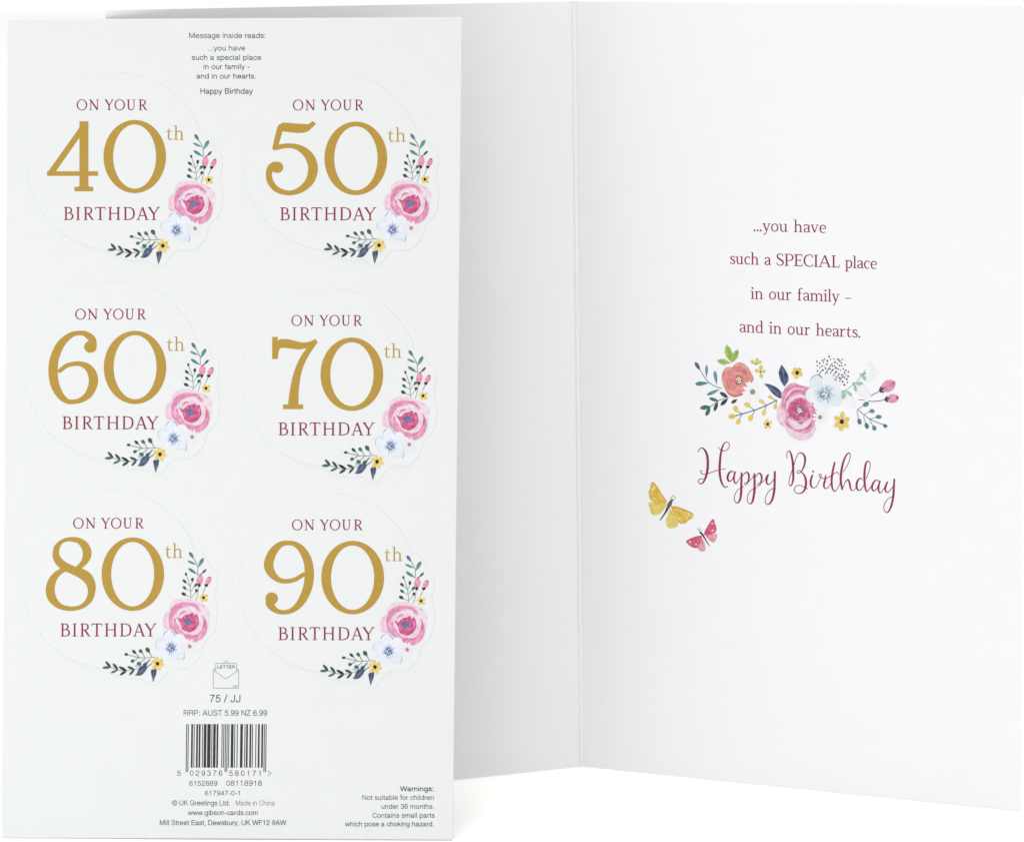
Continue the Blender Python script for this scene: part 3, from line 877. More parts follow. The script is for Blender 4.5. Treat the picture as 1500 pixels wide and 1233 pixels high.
star(C5, (145, 948), ((132, 885), (193, 917), (176, 995), (112, 1000), (92, 935)), 46, YELL, 21)
a = motif(C5)   # navy leaves
for pts, vein in (([(385, 408, 1), (330, 320), (303, 215), (318, 145), (345, 88, 1), (400, 165), (440, 250), (442, 320)], [(348, 120), (375, 230), (388, 390)]),
                  ([(342, 580, 1), (260, 545), (190, 480), (140, 415), (88, 366, 1), (150, 368), (240, 400), (300, 440), (345, 495, 1)], [(130, 390), (220, 460), (330, 550)])):
    a.blob(pts, NAVY)
    a.stroke([(vein[0][0], vein[0][1], 4), (vein[1][0], vein[1][1], 14), (vein[2][0], vein[2][1], 6)], NAVYL, cap=False)
finish(a, 'navy_leaf')
star(C5, (570, 208), ((532, 150), (610, 152), (635, 233), (557, 280), (500, 214)), 66, YEL, 27)

a = motif(C5)   # pink rose
a.blob([(420, 900), (405, 1000), (440, 1090), (540, 1160), (650, 1185), (760, 1150), (825, 1060), (835, 960), (700, 900)], PINK1)
a.blob([(345, 620), (300, 700), (272, 790), (290, 900), (350, 970), (430, 990), (440, 700)], PINK1)
a.blob([(345, 600), (360, 490), (440, 385), (520, 355), (620, 388), (742, 420), (705, 480), (722, 600), (812, 630), (858, 745), (850, 800), (845, 870), (820, 930), (795, 1010), (700, 1082), (590, 1065), (480, 1005), (410, 900), (395, 760), (345, 725)], PINK2)
jig(a, 590, 740, 0, 250, 340, [(180, 280, .95, 50, PINK2), (190, 300, .8, 40, PINK3), (200, 290, .9, 22, PINK1), (20, 150, .92, 40, PINK3), (40, 130, .85, 26, PINK2), (320, 380, .9, 40, PINK3), (300, 350, .75, 30, PINK1), (60, 160, .98, 24, PINK1), (215, 265, 1.02, 20, PINK3)])
a.stroke([(420, 720, 20), (445, 630, 50), (520, 565, 50), (620, 545, 36), (700, 570, 10)], PALEP)
a.stroke([(450, 880, 30), (520, 945, 90), (620, 975, 90), (720, 930, 70), (770, 850, 16)], PALEP)
a.blob([(435, 760), (450, 670), (520, 600), (620, 575), (690, 610), (725, 700), (745, 790), (765, 860, 1), (730, 880), (700, 830), (660, 860, 1), (640, 830), (585, 880, 1), (560, 850), (520, 880, 1), (500, 845), (455, 850, 1), (455, 810)], PINK4)
jig(a, 600, 750, 0, 150, 160, [(170, 300, .9, 20, PINK5), (180, 330, .68, 22, PINK5), (300, 400, .8, 24, PINK3), (60, 170, .8, 26, PINK5), (100, 220, .5, 20, PINK3), (10, 90, .55, 22, PINK5), (200, 260, .98, 14, PINK3)])
for x, y in ((465, 840), (520, 872), (580, 868), (650, 850), (735, 860)):
    a.leaf((x + 20, y - 90), (x, y), 30, PINK5, .7)
a.stroke([(585, 930, 14), (640, 930, 34), (690, 880, 22), (695, 862, 8)], PINK3)
a.ell(602, 752, 56, 60, PURP, jit=.1)
for k in range(9):
    an = k * 2.4
    a.ell(602 + (12 + 3.4 * k) * math.cos(an), 752 + (12 + 3.4 * k) * math.sin(an), 11, 12, CREAM, n=8)
a.stroke([(325, 930, 8), (345, 950, 10), (360, 965, 6)], PINK5)
finish(a, 'pink_rose')

a = motif(C5)   # pale blue flower
for x, y, rx, ry, m in ((865, 370, 115, 130, ICEP2), (1060, 370, 130, 130, ICEP), (800, 530, 110, 110, ICEP), (1110, 560, 130, 130, ICEP2), (930, 660, 130, 110, ICEP), (970, 510, 160, 150, ICEP2)):
    a.ell(x, y, rx, ry, m, jit=.03, n=28)
for k in range(34):
    an = math.radians(k * 360 / 34 + random.uniform(-4, 4))
    r0, r1 = random.uniform(38, 70), random.uniform(95, 185)
    c, s = math.cos(an), math.sin(an)
    a.stroke([(968 + c * r0, 510 + s * r0, 10), (968 + c * r1, 510 + s * r1, 3)], random.choice((BLUEG, BLUE1, BLUE3, BLUEG)), smooth=False, cap=False)
for k in range(26):
    an, r = random.uniform(0, 6.28), random.uniform(20, 75)
    a.ell(965 + r * math.cos(an), 515 + r * .8 * math.sin(an), 9, 9, random.choice((STEEL, BLUE2, BLUEG)), n=8)
for x, y in ((945, 480), (965, 500), (985, 520), (1005, 515), (960, 530), (980, 490)):
    a.ell(x, y, 14, 12, random.choice((CREAM, OCHRE)), n=8)
a.stroke([(758, 335, 6), (785, 272, 10), (860, 238, 10), (895, 245, 10), (935, 280, 6)], BLUE3)
finish(a, 'blue_flower')

a = motif(C5)
daisy(a, 902, 848, 118, 34, 28, 10, 20)
finish(a, 'daisy')

a = motif(C6)   # dotted seed head
for x, y in ((233, 115), (173, 150), (62, 185), (100, 208), (145, 170), (210, 175), (253, 155), (303, 148), (358, 155), (418, 153), (382, 178), (68, 245), (155, 200), (203, 222), (313, 195), (350, 212), (405, 205), (376, 240), (408, 245), (455, 232), (105, 268), (130, 245), (163, 250), (185, 280), (245, 290), (280, 245), (308, 245), (325, 275), (358, 290), (390, 308), (430, 285), (462, 308), (500, 328), (70, 318), (150, 305), (330, 330), (372, 360), (408, 368), (445, 340), (466, 368), (498, 390), (380, 412), (445, 405), (478, 430), (330, 445), (422, 465), (488, 475), (445, 508), (420, 395), (285, 300), (210, 340)):
    r = random.uniform(8, 13)
    a.ell(x, y, r, r * 1.15, SLATE, random.uniform(0, 90), n=10, jit=.1)
for p, q in (((88, 370), (145, 295)), ((172, 365), (278, 205)), ((245, 355), (290, 290)), ((285, 390), (330, 330)), ((305, 440), (372, 362)), ((375, 465), (435, 370)), ((88, 370), (138, 410))):
    a.stroke([p, q], SLATE, 9, smooth=False)
finish(a, 'seed_head')

a = motif(C6)   # pale lilac leaves behind the eucalyptus
for x, y, rx, ry, r in ((810, 235, 50, 34, 20), (855, 330, 60, 40, 0), (800, 420, 70, 34, -10), (690, 580, 60, 80, 20), (760, 650, 50, 50, 0), (520, 720, 50, 60, -20), (560, 790, 30, 60, 0)):
    a.ell(x, y, rx, ry, LILAC, r, jit=.04)
finish(a, 'lilac_leaf')
a = motif(C6)   # eucalyptus
a.stroke([(738, 292), (690, 370), (590, 490), (440, 600)], MINT, 9)
for p, q, w in (((690, 372), (748, 445), 50), ((690, 372), (748, 340), 34), ((700, 372), (652, 362), 30), ((590, 495), (705, 488), 46), ((585, 495), (608, 605), 40), ((600, 500), (552, 486), 40), ((450, 588), (425, 706), 62), ((460, 588), (555, 660), 44), ((460, 592), (395, 612), 30)):
    a.leaf(p, q, w, MINT, .55, .3)
finish(a, 'leaf_sprig')

for st, body, wd, seps, tip in (
        ([(812, 664), (870, 630), (938, 594)], ((935, 596), (1150, 468)), 160, ((968, 518), (1018, 536), (1002, 612)), (1128, 480)),
        ([(782, 733), (850, 738), (930, 732), (1015, 714)], ((1012, 714), (1200, 684)), 122, ((1048, 664), (1088, 690), (1062, 748)), (1180, 686))):
    a = motif(C6)   # rosebuds
    a.stroke(st, STEM, 10)
    a.leaf(body[0], body[1], wd, BUD, .52, .9)
    a.leaf((body[0][0] * .7 + body[1][0] * .3, body[0][1] * .7 + body[1][1] * .3), body[1], wd * .35, PINK2, .5, .5)
    for s_ in seps:
        a.leaf((body[0][0] - 8, body[0][1] + 2), s_, 26, DGREEN, .4)
    a.ell(tip[0], tip[1], 14, 20, PINK5, 20)
    for d in (-22, 0, 20):
        a.stroke([tip, (tip[0] + 24 - abs(d) * .3, tip[1] + d)], PINK5, 8, smooth=False)
    finish(a, 'rosebud')

a = motif(C6)   # teal berries
a.stroke([(630, 848), (715, 922), (800, 985), (900, 1030), (1000, 1065)], STEM, 9)
for p, q in (((630, 848), (720, 790)), ((715, 922), (800, 880)), ((800, 985), (890, 962)), ((618, 855), (640, 980)), ((712, 950), (745, 1050)), ((795, 990), (845, 1085)), ((635, 715), (725, 722))):
    a.stroke([p, q], STEM, 7, smooth=False)
for x, y, rx, ry, r in ((745, 778, 44, 32, -25), (830, 872, 35, 27, 10), (922, 952, 40, 26, 0), (1012, 1078, 32, 24, 25), (655, 1018, 28, 42, -15), (755, 1078, 28, 42, -20), (860, 1108, 28, 36, -30)):
    a.ell(x, y, rx, ry, BERRY, r, jit=.05)
    a.ell(x - 4, y - 3, rx * .4, ry * .35, TEAL, r, n=10)
finish(a, 'berry_sprig')
star(C6, (410, 1018), ((420, 905), (325, 965), (495, 985), (485, 1085), (398, 1125), (325, 1075)), 66, YEL, 31)

# ---- butterflies
CB = (930, 690, 9.486)
LAY[0] = 0.000012
a = motif(CB)
a.blob([(445, 445, 1), (330, 462), (208, 425), (188, 470), (210, 520), (215, 560), (240, 600), (290, 612), (370, 575), (430, 490)], YELL)
a.blob([(490, 515, 1), (450, 620), (428, 690), (440, 755), (490, 792), (560, 782), (600, 742), (570, 650), (510, 550)], YELL)
for q in ((235, 520), (255, 575), (310, 590), (230, 470)):
    a.stroke([(430, 470, 4), q + (5,)], OLIVEY, smooth=False, cap=False)
for q in ((450, 740), (500, 770), (555, 760), (585, 725)):
    a.stroke([(495, 540, 4), q + (5,)], OLIVEY, smooth=False, cap=False)
a.blob([(447, 430, 1), (400, 350), (320, 220), (275, 165), (240, 147), (213, 200), (213, 245), (190, 285), (205, 370), (250, 430), (330, 465), (420, 450)], GOLDEN)
a.blob([(500, 482, 1), (600, 492), (720, 540), (800, 580), (818, 615), (795, 650), (742, 688), (690, 725), (620, 725), (570, 660), (520, 560)], GOLDEN)
for st in ([(445, 425, 8), (350, 290, 10), (270, 175, 14), (235, 160, 8)], [(230, 230, 10), (210, 290, 12), (225, 380, 10)], [(430, 440, 6), (330, 400, 10), (240, 320, 6)], [(510, 490, 8), (640, 520, 10), (770, 575, 14), (810, 600, 8)], [(590, 690, 8), (650, 715, 12), (730, 690, 8)], [(520, 510, 6), (620, 590, 10), (700, 640, 6)]):
    a.stroke(st, AMBER, cap=False)
for x, y in ((265, 222), (250, 255), (265, 375), (620, 660), (745, 590), (725, 645), (760, 615)):
    a.ell(x, y, 13, 11, CREAM, 40, n=10)
a.stroke([(352, 678, 14), (420, 580, 24), (462, 500, 44), (485, 455, 58), (505, 415, 40), (515, 400, 30)], BROWN)
a.stroke([(352, 678, 10), (420, 580, 14), (450, 530, 10)], DARK, cap=False)
for p, q in (((495, 380), (545, 325)), ((530, 410), (565, 350))):
    a.stroke([p, q], BROWN, 8, smooth=False)
b1 = finish(a, 'butterfly')
b1['label'] = 'printed yellow butterfly'

a = motif(CB)
a.blob([(980, 890, 1), (1060, 878), (1130, 865), (1146, 910), (1125, 950), (1108, 985), (1070, 985), (1010, 930)], ROSEL)
a.blob([(935, 930, 1), (890, 1010), (868, 1060), (905, 1110), (950, 1112), (975, 1105), (985, 1060), (960, 970)], ROSEL)
for q in ((1130, 890), (1120, 950), (1085, 975)):
    a.stroke([(990, 900, 4), q + (6,)], ROSEW, smooth=False, cap=False)
for q in ((890, 1080), (925, 1105), (965, 1095)):
    a.stroke([(935, 950, 4), q + (6,)], ROSEW, smooth=False, cap=False)
a.blob([(958, 865, 1), (1010, 760), (1075, 668), (1105, 680), (1110, 730), (1132, 785), (1125, 835), (1080, 872), (985, 892)], ROSEW)
a.blob([(932, 895, 1), (850, 902), (740, 950), (710, 980), (740, 1010), (785, 1045), (850, 1068), (890, 1030), (930, 940)], ROSEW)
for st in ([(965, 860, 6), (1020, 760, 10), (1085, 670, 8)], [(1112, 730, 8), (1130, 790, 10), (1110, 850, 8)], [(925, 900, 6), (820, 918, 10), (715, 978, 8)], [(740, 1015, 8), (800, 1050, 10), (860, 1062, 6)]):
    a.stroke(st, PINK5, cap=False)
for x, y in ((1075, 725), (1080, 822), (765, 980), (850, 1015)):
    a.ell(x, y, 14, 12, PALEP, 30, n=10)
a.stroke([(910, 850, 26), (935, 875, 26), (955, 905, 22), (1000, 980, 14), (1042, 1042, 8)], DARK)
for p, q in (((905, 840), (870, 795)), ((922, 830), (888, 785))):
    a.stroke([p, q], BROWN, 6, smooth=False)
b2 = finish(a, 'butterfly')
b2['label'] = 'smaller printed pink butterfly'

# ------------------------------------------------------------------ sticker sheet
sbl, sbr, str_, stl = (1.5, 1226.3), (663.3, 1229.5), (676.8, 25.7), (11.5, 28.7)
SBL, SBR = on_floor(sbl), on_floor(sbr)
STL = on_depth(stl, LT.y - 0.0012)
STR = on_plane(str_, SBL, SBR, STL)
SH = Sheet((sbl, sbr, str_, stl), (SBL, SBR, STR, STL))
sheet = empty('sticker_sheet', SH.M)
tag(sheet, 'tall white sheet of six stickers with a barcode, leaning against the open card', 'sticker sheet')
plate('backing_board', SH.loc, 0.0, -0.0004, 0.00022, BOARD, sheet)


def small(name, items, parent=sheet):
    a = Art(SH, 0.000012)
    for it in items:
        sans(a, *it[:6], **(it[6] if len(it) > 6 else {}))
    return a.build(name, parent)


small('message_text', [
    ('Message inside reads:', 277, 389, 56.3, 8.0, BLACK),
    ('...you have', 304.5, 359, 74.5, 7.8, BLACK),
    ('such a special place', 281, 382.3, 88.3, 7.8, BLACK),
    ('in our family -', 298, 365.5, 101.7, 7.8, BLACK),
    ('and in our hearts.', 288, 375, 115.5, 7.8, BLACK),
    ('Happy Birthday', 293.5, 370, 137.8, 8.2, BLACK)])
BX = lambda x: 225 + x / 5.871
BY = lambda y: 1010 + y / 5.871
small('size_code', [('75 / JJ', BX(485), BX(748), BY(105), 11.0, BLACK)])
small('price_text', [('RRP: AUST 5.99 NZ 6.99', BX(258), BX(975), BY(221), 8.2, GREY)])
# barcode
code = '5029376580171'
Lc = ['0001101', '0011001', '0010011', '0111101', '0100011', '0110001', '0101111', '0111011', '0110111', '0001011']
Gc = [''.join('10'[int(c)] for c in r)[::-1] for r in Lc]
Rc = [''.join('10'[int(c)] for c in r) for r in Lc]
par = ['LLLLLL', 'LLGLGG', 'LLGGLG', 'LLGGGL', 'LGLLGG', 'LGGLLG', 'LGGGLL', 'LGLGLG', 'LGLGGL', 'LGGLGL'][int(code[0])]
bits = '101' + ''.join((Lc if p == 'L' else Gc)[int(d)] for p, d in zip(par, code[1:7])) + '01010' + ''.join(Rc[int(d)] for d in code[7:]) + '101'
a = Art(SH, 0.000012)
bx0, bx1 = BX(281), BX(972)
mw = (bx1 - bx0) / 95
i = 0
while i < 95:
    if bits[i] == '1':
        j = i
        while j < 95 and bits[j] == '1':
            j += 1
        guard = i < 3 or 45 <= i < 50 or i >= 92
        xa, xb = bx0 + i * mw - .04, bx0 + j * mw + .04
        y0, y1 = BY(293), BY(705 if guard else 668)
        k = 0.012
        a.add([(xa, y0), (xb, y0), (xb - (y1 - y0) * k, y1), (xa - (y1 - y0) * k, y1)], [(0, 1, 2, 3)], BLACK)
        i = j
    else:
        i += 1
a.build('barcode', sheet)
items = []
for x, c in [(218, '5')] + [(328 + 49.5 * k, c) for k, c in enumerate('029376')] + [(666 + 50 * k, c) for k, c in enumerate('580171')] + [(1000, '>')]:
    w = 15 if c != '1' else 8
    items.append((c, BX(x - w), BX(x + w), BY(738), 8.0, GREY))
small('barcode_digits', items)
small('product_number', [('6152889', BX(308), BX(548), BY(823), 7.4, GREY), ('08118918', BX(625), BX(930), BY(823), 7.8, GREY),
                         ('617947-0-1', BX(443), BX(752), BY(906), 7.0, GREY)])
small('publisher_text', [('© UK Greetings Ltd.', BX(160), BX(655), BY(992), 7.6, GREY), ('Made in China', BX(707), BX(1040), BY(992), 7.4, TAUPE),
                         ('www.gibson-cards.com', BX(297), BX(897), BY(1075), 7.4, GREY),
                         ('Mill Street East, Dewsbury, UK WF12 9AW', BX(53), BX(1138), BY(1161), 7.4, GREY)])
WX = lambda x: 490 + x / 8.333
WY = lambda y: 1130 + y / 8.333
small('warning_text', [('Warnings:', WX(805), WX(1208), WY(234), 7.2, BLACK, dict(weight=0.17)),
                       ('Not suitable for children', WX(338), WX(1213), WY(340), 7.2, GREY),
                       ('under 36 months.', WX(572), WX(1213), WY(449), 7.2, GREY),
                       ('Contains small parts', WX(465), WX(1220), WY(558), 7.2, GREY),
                       ('which pose a choking hazard.', WX(133), WX(1213), WY(663), 7.2, GREY)])
a = Art(SH, 0.000012).crop(280, 950, 11.21)
for pl in ([(362, 345), (362, 645), (780, 645), (780, 348)], [(362, 347), (570, 492), (780, 350)], [(405, 370), (405, 238), (745, 238), (745, 372)],
           [(525, 238), (572, 192), (622, 238)], [(362, 345), (405, 318)], [(780, 348), (745, 320)]):
    for p, q in zip(pl[:-1], pl[1:]):
        a.stroke([p, q], LINE, 10, smooth=False, cap=False)
a.crop(0, 0, 1)
EX = lambda x: 280 + x / 11.21
EY = lambda y: 950 + y / 11.21
sans(a, 'LETTER', EX(435), EX(715), EY(318), 4.3, BLACK, weight=0.17)
sans(a, 'UK', EX(690), EX(762), EY(630), 3.4, GREY)
a.build('envelope_symbol', sheet)

# ------------------------------------------------------------------ six round stickers
ROSE40 = (283.8, 298.3)
outline40 = []
cx, cy, R = 170.8, 237.0, 130.5
s40 = lambda x, y: (30 + x / 4.11, 100 + y / 4.11)
bulge = [s40(*p) for p in ((1075, 385), (1120, 398), (1155, 440), (1172, 482), (1208, 512), (1216, 580), (1200, 650), (1214, 720), (1216, 790), (1198, 880), (1142, 940), (1120, 1015), (1065, 1078), (1020, 1098), (960, 1092), (915, 1122), (880, 1165), (850, 1196), (815, 1186), (760, 1158), (680, 1158), (600, 1140), (540, 1108))]
ang0 = math.atan2(bulge[-1][1] - cy, bulge[-1][0] - cx)
ang1 = math.atan2(bulge[0][1] - cy, bulge[0][0] - cx) + 2 * math.pi
arc = [(cx + R * math.cos(ang0 + (ang1 - ang0) * t / 80), cy + R * math.sin(ang0 + (ang1 - ang0) * t / 80)) for t in range(1, 80)]
outline40 = [q[:2] for q in catmull([b + (0,) for b in bulge], False, 4)] + arc      # clockwise on the print

THK = 0.00009


def trace(a, strokes, blobs=()):
    for st in strokes:
        a.stroke(st, GOLD, step=8)
    for x, y, rx, ry in blobs:
        a.ell(x, y, rx, ry, GOLD, n=32)


def dig4(a):
    a.rect(385, 88, 475, 760, GOLD)
    a.poly([(430, 88), (475, 88), (388, 248), (150, 589), (120, 632), (62, 632), (62, 604)], GOLD)
    a.rect(62, 587, 572, 633, GOLD)
    a.blob([(335, 787, 1), (523, 787, 1), (523, 741, 1), (486, 741), (475, 725, 1), (385, 725, 1), (374, 741), (335, 741, 1)], GOLD)


def dig5(a):
    a.blob([(127, 362, 1), (178, 155), (212, 113), (262, 102), (380, 112), (480, 116), (505, 106), (530, 86, 1), (566, 113, 1), (490, 185), (415, 204), (330, 200), (232, 189, 1), (193, 322, 1), (150, 382, 1)], GOLD)
    trace(a, [[(165, 352, 50), (250, 335, 47), (340, 336, 50), (430, 372, 70), (505, 450, 92), (536, 560, 98), (505, 680, 88), (425, 762, 66), (340, 798, 50), (262, 800, 50), (170, 765, 58), (112, 695, 64), (96, 615, 62), (115, 555, 72), (150, 528, 74)]], [(180, 548, 59, 57)])


def dig6(a):
    trace(a, [[(528, 205, 62), (508, 145, 74), (445, 96, 56), (380, 87, 45), (300, 108, 56), (205, 190, 78), (142, 320, 90), (122, 450, 94), (137, 590, 90), (190, 702, 74), (260, 765, 52), (335, 772, 46), (412, 750, 56), (482, 690, 78), (523, 590, 92), (515, 500, 90), (470, 430, 72), (405, 397, 52), (340, 393, 44), (260, 412, 44), (188, 464, 42)]], [(495, 225, 63, 60)])


def dig7(a):
    a.rect(128, 91, 183, 312, GOLD)
    a.blob([(183, 128, 1), (215, 113), (290, 115), (360, 132), (430, 147), (500, 138), (562, 111, 1), (581, 148, 1), (520, 215), (470, 205), (390, 217), (280, 204), (215, 203), (193, 240), (183, 312, 1)], GOLD)
    a.blob([(470, 205, 1), (400, 310), (340, 460), (305, 620), (285, 775, 1), (390, 775, 1), (395, 620), (420, 450), (480, 300), (581, 148, 1)], GOLD)
    a.rect(236, 765, 438, 812, GOLD)


def dig8(a):
    a.blob([(345, 55), (440, 72), (512, 128), (540, 212), (518, 292), (445, 368, 1), (530, 420), (573, 500), (581, 580), (548, 690), (460, 765), (335, 793), (210, 770), (115, 697), (82, 595), (105, 490), (165, 410), (228, 371, 1), (172, 310), (150, 230), (172, 140), (245, 78)], GOLD,
           [[(335, 100), (410, 125), (450, 200), (440, 285), (385, 352, 1), (290, 310), (228, 252), (217, 195), (240, 130), (285, 104)],
            [(285, 400, 1), (400, 455), (480, 520), (503, 600), (480, 680), (420, 735), (335, 747), (245, 725), (190, 660), (172, 570), (195, 480), (240, 425)]])


def dig9(a):
    trace(a, [[(128, 650, 62), (142, 715, 78), (200, 775, 52), (280, 793, 44), (368, 768, 54), (450, 690, 76), (510, 565, 90), (533, 430, 94), (520, 290, 88), (468, 180, 75), (400, 118, 54), (320, 101, 46), (240, 120, 60), (168, 195, 84), (127, 305, 94), (145, 385, 88), (195, 447, 62), (255, 478, 48), (320, 482, 44), (395, 464, 44), (475, 415, 42)]], [(157, 655, 63, 62)])


def flowers(fm, sh, root):
    LAY[0] = THK + 0.00002
    F1, F2, F3 = (260, 190, 13.7), (230, 255, 12.33), (150, 325, 13.636)
    mo = lambda c: motif(c, fm, sh)
    a = mo(F1)   # teal sprig
    a.stroke([(430, 215), (490, 320), (515, 400), (515, 560)], STEM, 13)
    for p, q, w, m in (((440, 232), (345, 95), 66, STEEL), ((495, 352), (308, 270), 48, TEAL), ((520, 410), (632, 212), 74, TEAL), ((515, 545), (322, 420), 62, TEAL), ((575, 550), (690, 435), 46, STEEL)):
        a.leaf(p, q, w, m, .62, .6)
    finish(a, 'leaf_sprig', root)
    a = mo(F1)   # berry sprig
    a.stroke([(285, 560), (350, 740), (375, 900), (377, 1040)], STEM, 11)
    for p, q in (((290, 715), (365, 780)), ((290, 845), (375, 880)), ((285, 965), (380, 1000)), ((405, 690), (365, 790)), ((440, 790), (385, 870)), ((470, 910), (395, 1000))):
        a.stroke([p, q], STEM, 9, smooth=False)
    for p, q, w, m in (((290, 580), (268, 505), 46, DGREEN), ((298, 722), (210, 650), 54, DGREEN), ((298, 852), (212, 782), 54, GREEN), ((292, 970), (188, 912), 66, DGREEN), ((402, 700), (412, 605), 58, DGREEN), ((440, 798), (510, 722), 62, GREEN), ((480, 912), (492, 832), 58, DGREEN)):
        a.leaf(p, q, w, m, .55, .8)
    finish(a, 'berry_sprig', root)
    for st, c, rx, ry, rot, tip, cal in (([(535, 780), (515, 930), (475, 1065)], (558, 650), 66, 104, 8, (570, 545), [(486, 700), (512, 745), (540, 722), (572, 748), (590, 728), (560, 790), (530, 785)]),
                                         ([(672, 780), (650, 850), (615, 905)], (725, 672), 54, 90, 28, (754, 605), [(645, 735), (680, 745), (705, 728), (724, 762), (690, 792), (664, 785)])):
        a = mo(F1)
        a.stroke(st, STEM, 11)
        a.ell(c[0], c[1], rx, ry, BUD, rot, jit=.03)
        a.ell(c[0] - rx * .2, c[1] - ry * .1, rx * .35, ry * .6, PINK2, rot)
        a.ell(tip[0], tip[1], 24, 18, PINK5, rot)
        a.blob(cal, DARK)
        finish(a, 'rosebud', root)
    star(F1, (632, 1008), ((608, 942), (700, 968), (690, 1068), (602, 1075), (560, 1000)), 58, YEL, 29, 'yellow_flower', fm, sh, root)

    a = mo(F2)   # rose
    a.blob([(320, 330), (330, 220), (420, 150), (580, 122), (760, 160), (900, 215), (1000, 280), (1050, 380), (1042, 520), (1010, 700), (940, 830), (800, 915), (650, 885), (560, 770), (400, 700), (240, 665), (200, 550), (222, 420)], PINK1)
    a.stroke([(255, 640, 40), (235, 540, 44), (270, 430, 40)], ink(242, 196, 216, .2))
    a.stroke([(900, 300, 40), (1000, 380, 70), (1010, 500, 50)], ink(240, 222, 232, .15))
    a.stroke([(430, 660, 80), (365, 560, 104), (362, 430, 104), (425, 300, 100), (540, 232, 84), (680, 226, 78), (800, 270, 84), (862, 350, 50)], PINK2)
    a.stroke([(400, 650, 90), (520, 720, 110), (650, 810, 110), (790, 840, 120), (900, 770, 110), (962, 640, 84), (962, 500, 34)], PINK2)
    jig(a, 640, 530, 0, 320, 310, [(150, 260, .98, 24, PINK3), (190, 300, .86, 26, PINK3), (240, 320, 1.0, 26, PINK3), (250, 330, .88, 14, PINK1), (20, 110, 1.0, 22, PINK3), (0, 80, .9, 18, PINK1), (340, 400, .98, 26, PINK3), (170, 220, .8, 24, PINK1), (60, 140, .92, 26, PINK3), (100, 160, 1.05, 16, PINK1), (290, 340, 1.04, 14, PINK1)])
    a.blob([(440, 560), (420, 470), (460, 370), (560, 290), (680, 268), (790, 310), (860, 400), (880, 520), (860, 640), (800, 720), (690, 770), (600, 740), (520, 680)], PALEP)
    a.stroke([(500, 480, 10), (515, 420, 22), (560, 370, 28), (640, 345, 12)], PINK3)
    a.stroke([(420, 480, 20), (430, 560, 34), (490, 640, 40)], PINK2)
    a.blob([(440, 445, 1), (520, 480), (570, 455, 1), (590, 470), (630, 410, 1), (680, 405), (720, 378, 1), (755, 380), (770, 420), (810, 395, 1), (850, 470), (852, 580), (800, 670), (690, 732), (570, 690), (530, 610), (500, 540)], PINK4)
    jig(a, 680, 560, 0, 165, 160, [(20, 120, .85, 34, PINK5), (200, 290, .9, 18, PINK5), (290, 380, .85, 22, PINK3), (120, 200, .75, 24, PINK3), (310, 370, .6, 18, PINK5), (60, 140, .6, 26, PINK4)])
    for p, q in (((640, 500), (650, 405)), ((720, 480), (735, 385)), ((780, 500), (810, 410)), ((600, 500), (572, 455))):
        a.leaf(p, q, 30, PINK5, .7)
    a.ell(660, 540, 74, 62, PURP, 10, jit=.1)
    a.ell(640, 530, 34, 30, BLUE1, 0, jit=.15)
    a.stroke([(560, 500, 8), (575, 590, 24), (640, 660, 20), (720, 640, 8)], PINK5, cap=False)
    a.stroke([(600, 690, 8), (680, 715, 20), (760, 670, 8)], ROSEW, cap=False)
    a.stroke([(770, 430, 6), (815, 500, 16), (800, 590, 6)], PINK3, cap=False)
    a.stroke([(600, 640, 10), (680, 690, 34), (740, 650, 14)], ROSEW, cap=False)
    a.stroke([(915, 245, 8), (945, 258, 12), (965, 270, 6)], TAUPE)
    finish(a, 'rose', root)

    a = mo(F2)   # pale blue flower
    for x, y, rx, ry, m in ((315, 810, 112, 105, ICE), (185, 935, 122, 108, ICE2), (490, 880, 130, 120, ICE), (250, 1090, 118, 100, ICE), (480, 1100, 130, 120, ICE2), (350, 1000, 170, 150, ICE)):
        a.ell(x, y, rx, ry, m, jit=.03, n=26)
    a.stroke([(215, 785, 10), (245, 735, 16), (285, 708, 8)], BLUE3)
    a.stroke([(340, 710, 8), (395, 735, 15), (428, 800, 10)], BLUE3)
    a.stroke([(95, 870, 5), (72, 940, 8), (92, 1010, 5)], BLUE3)
    a.stroke([(560, 1235, 8), (590, 1180, 10), (580, 1120, 5)], BLUE3)
    rnd = random.Random(3)
    for k in range(30):
        an = math.radians(k * 12 + rnd.uniform(-4, 4))
        r0, r1 = rnd.uniform(20, 50), rnd.uniform(70, 150)
        c, s_ = math.cos(an), math.sin(an)
        a.stroke([(350 + c * r0, 1015 + s_ * r0, 13), (350 + c * r1, 1015 + s_ * r1, 4)], rnd.choice((BLUE1, BLUE1, BLUE3)), smooth=False, cap=False)
    for k in range(22):
        an, r = rnd.uniform(0, 6.28), rnd.uniform(0, 72)
        a.ell(352 + r * math.cos(an), 1018 + r * math.sin(an), 12, 11, rnd.choice((BLUE2, BLUE1, BLUE2)), n=8)
    for k in range(5):
        an, r = rnd.uniform(0, 6.28), rnd.uniform(5, 45)
        a.ell(352 + r * math.cos(an), 1018 + r * math.sin(an), 8, 8, ICE, n=8)
    finish(a, 'blue_flower', root)
    a = mo(F2)
    daisy(a, 688, 985, 140, 44, 31, 9, 10, ink(242, 236, 246, .05))
    finish(a, 'daisy', root)

    a = mo(F3)   # dark sprig
    a.stroke([(270, 555), (415, 605), (590, 620), (745, 595), (830, 570)], GREEN, 8)
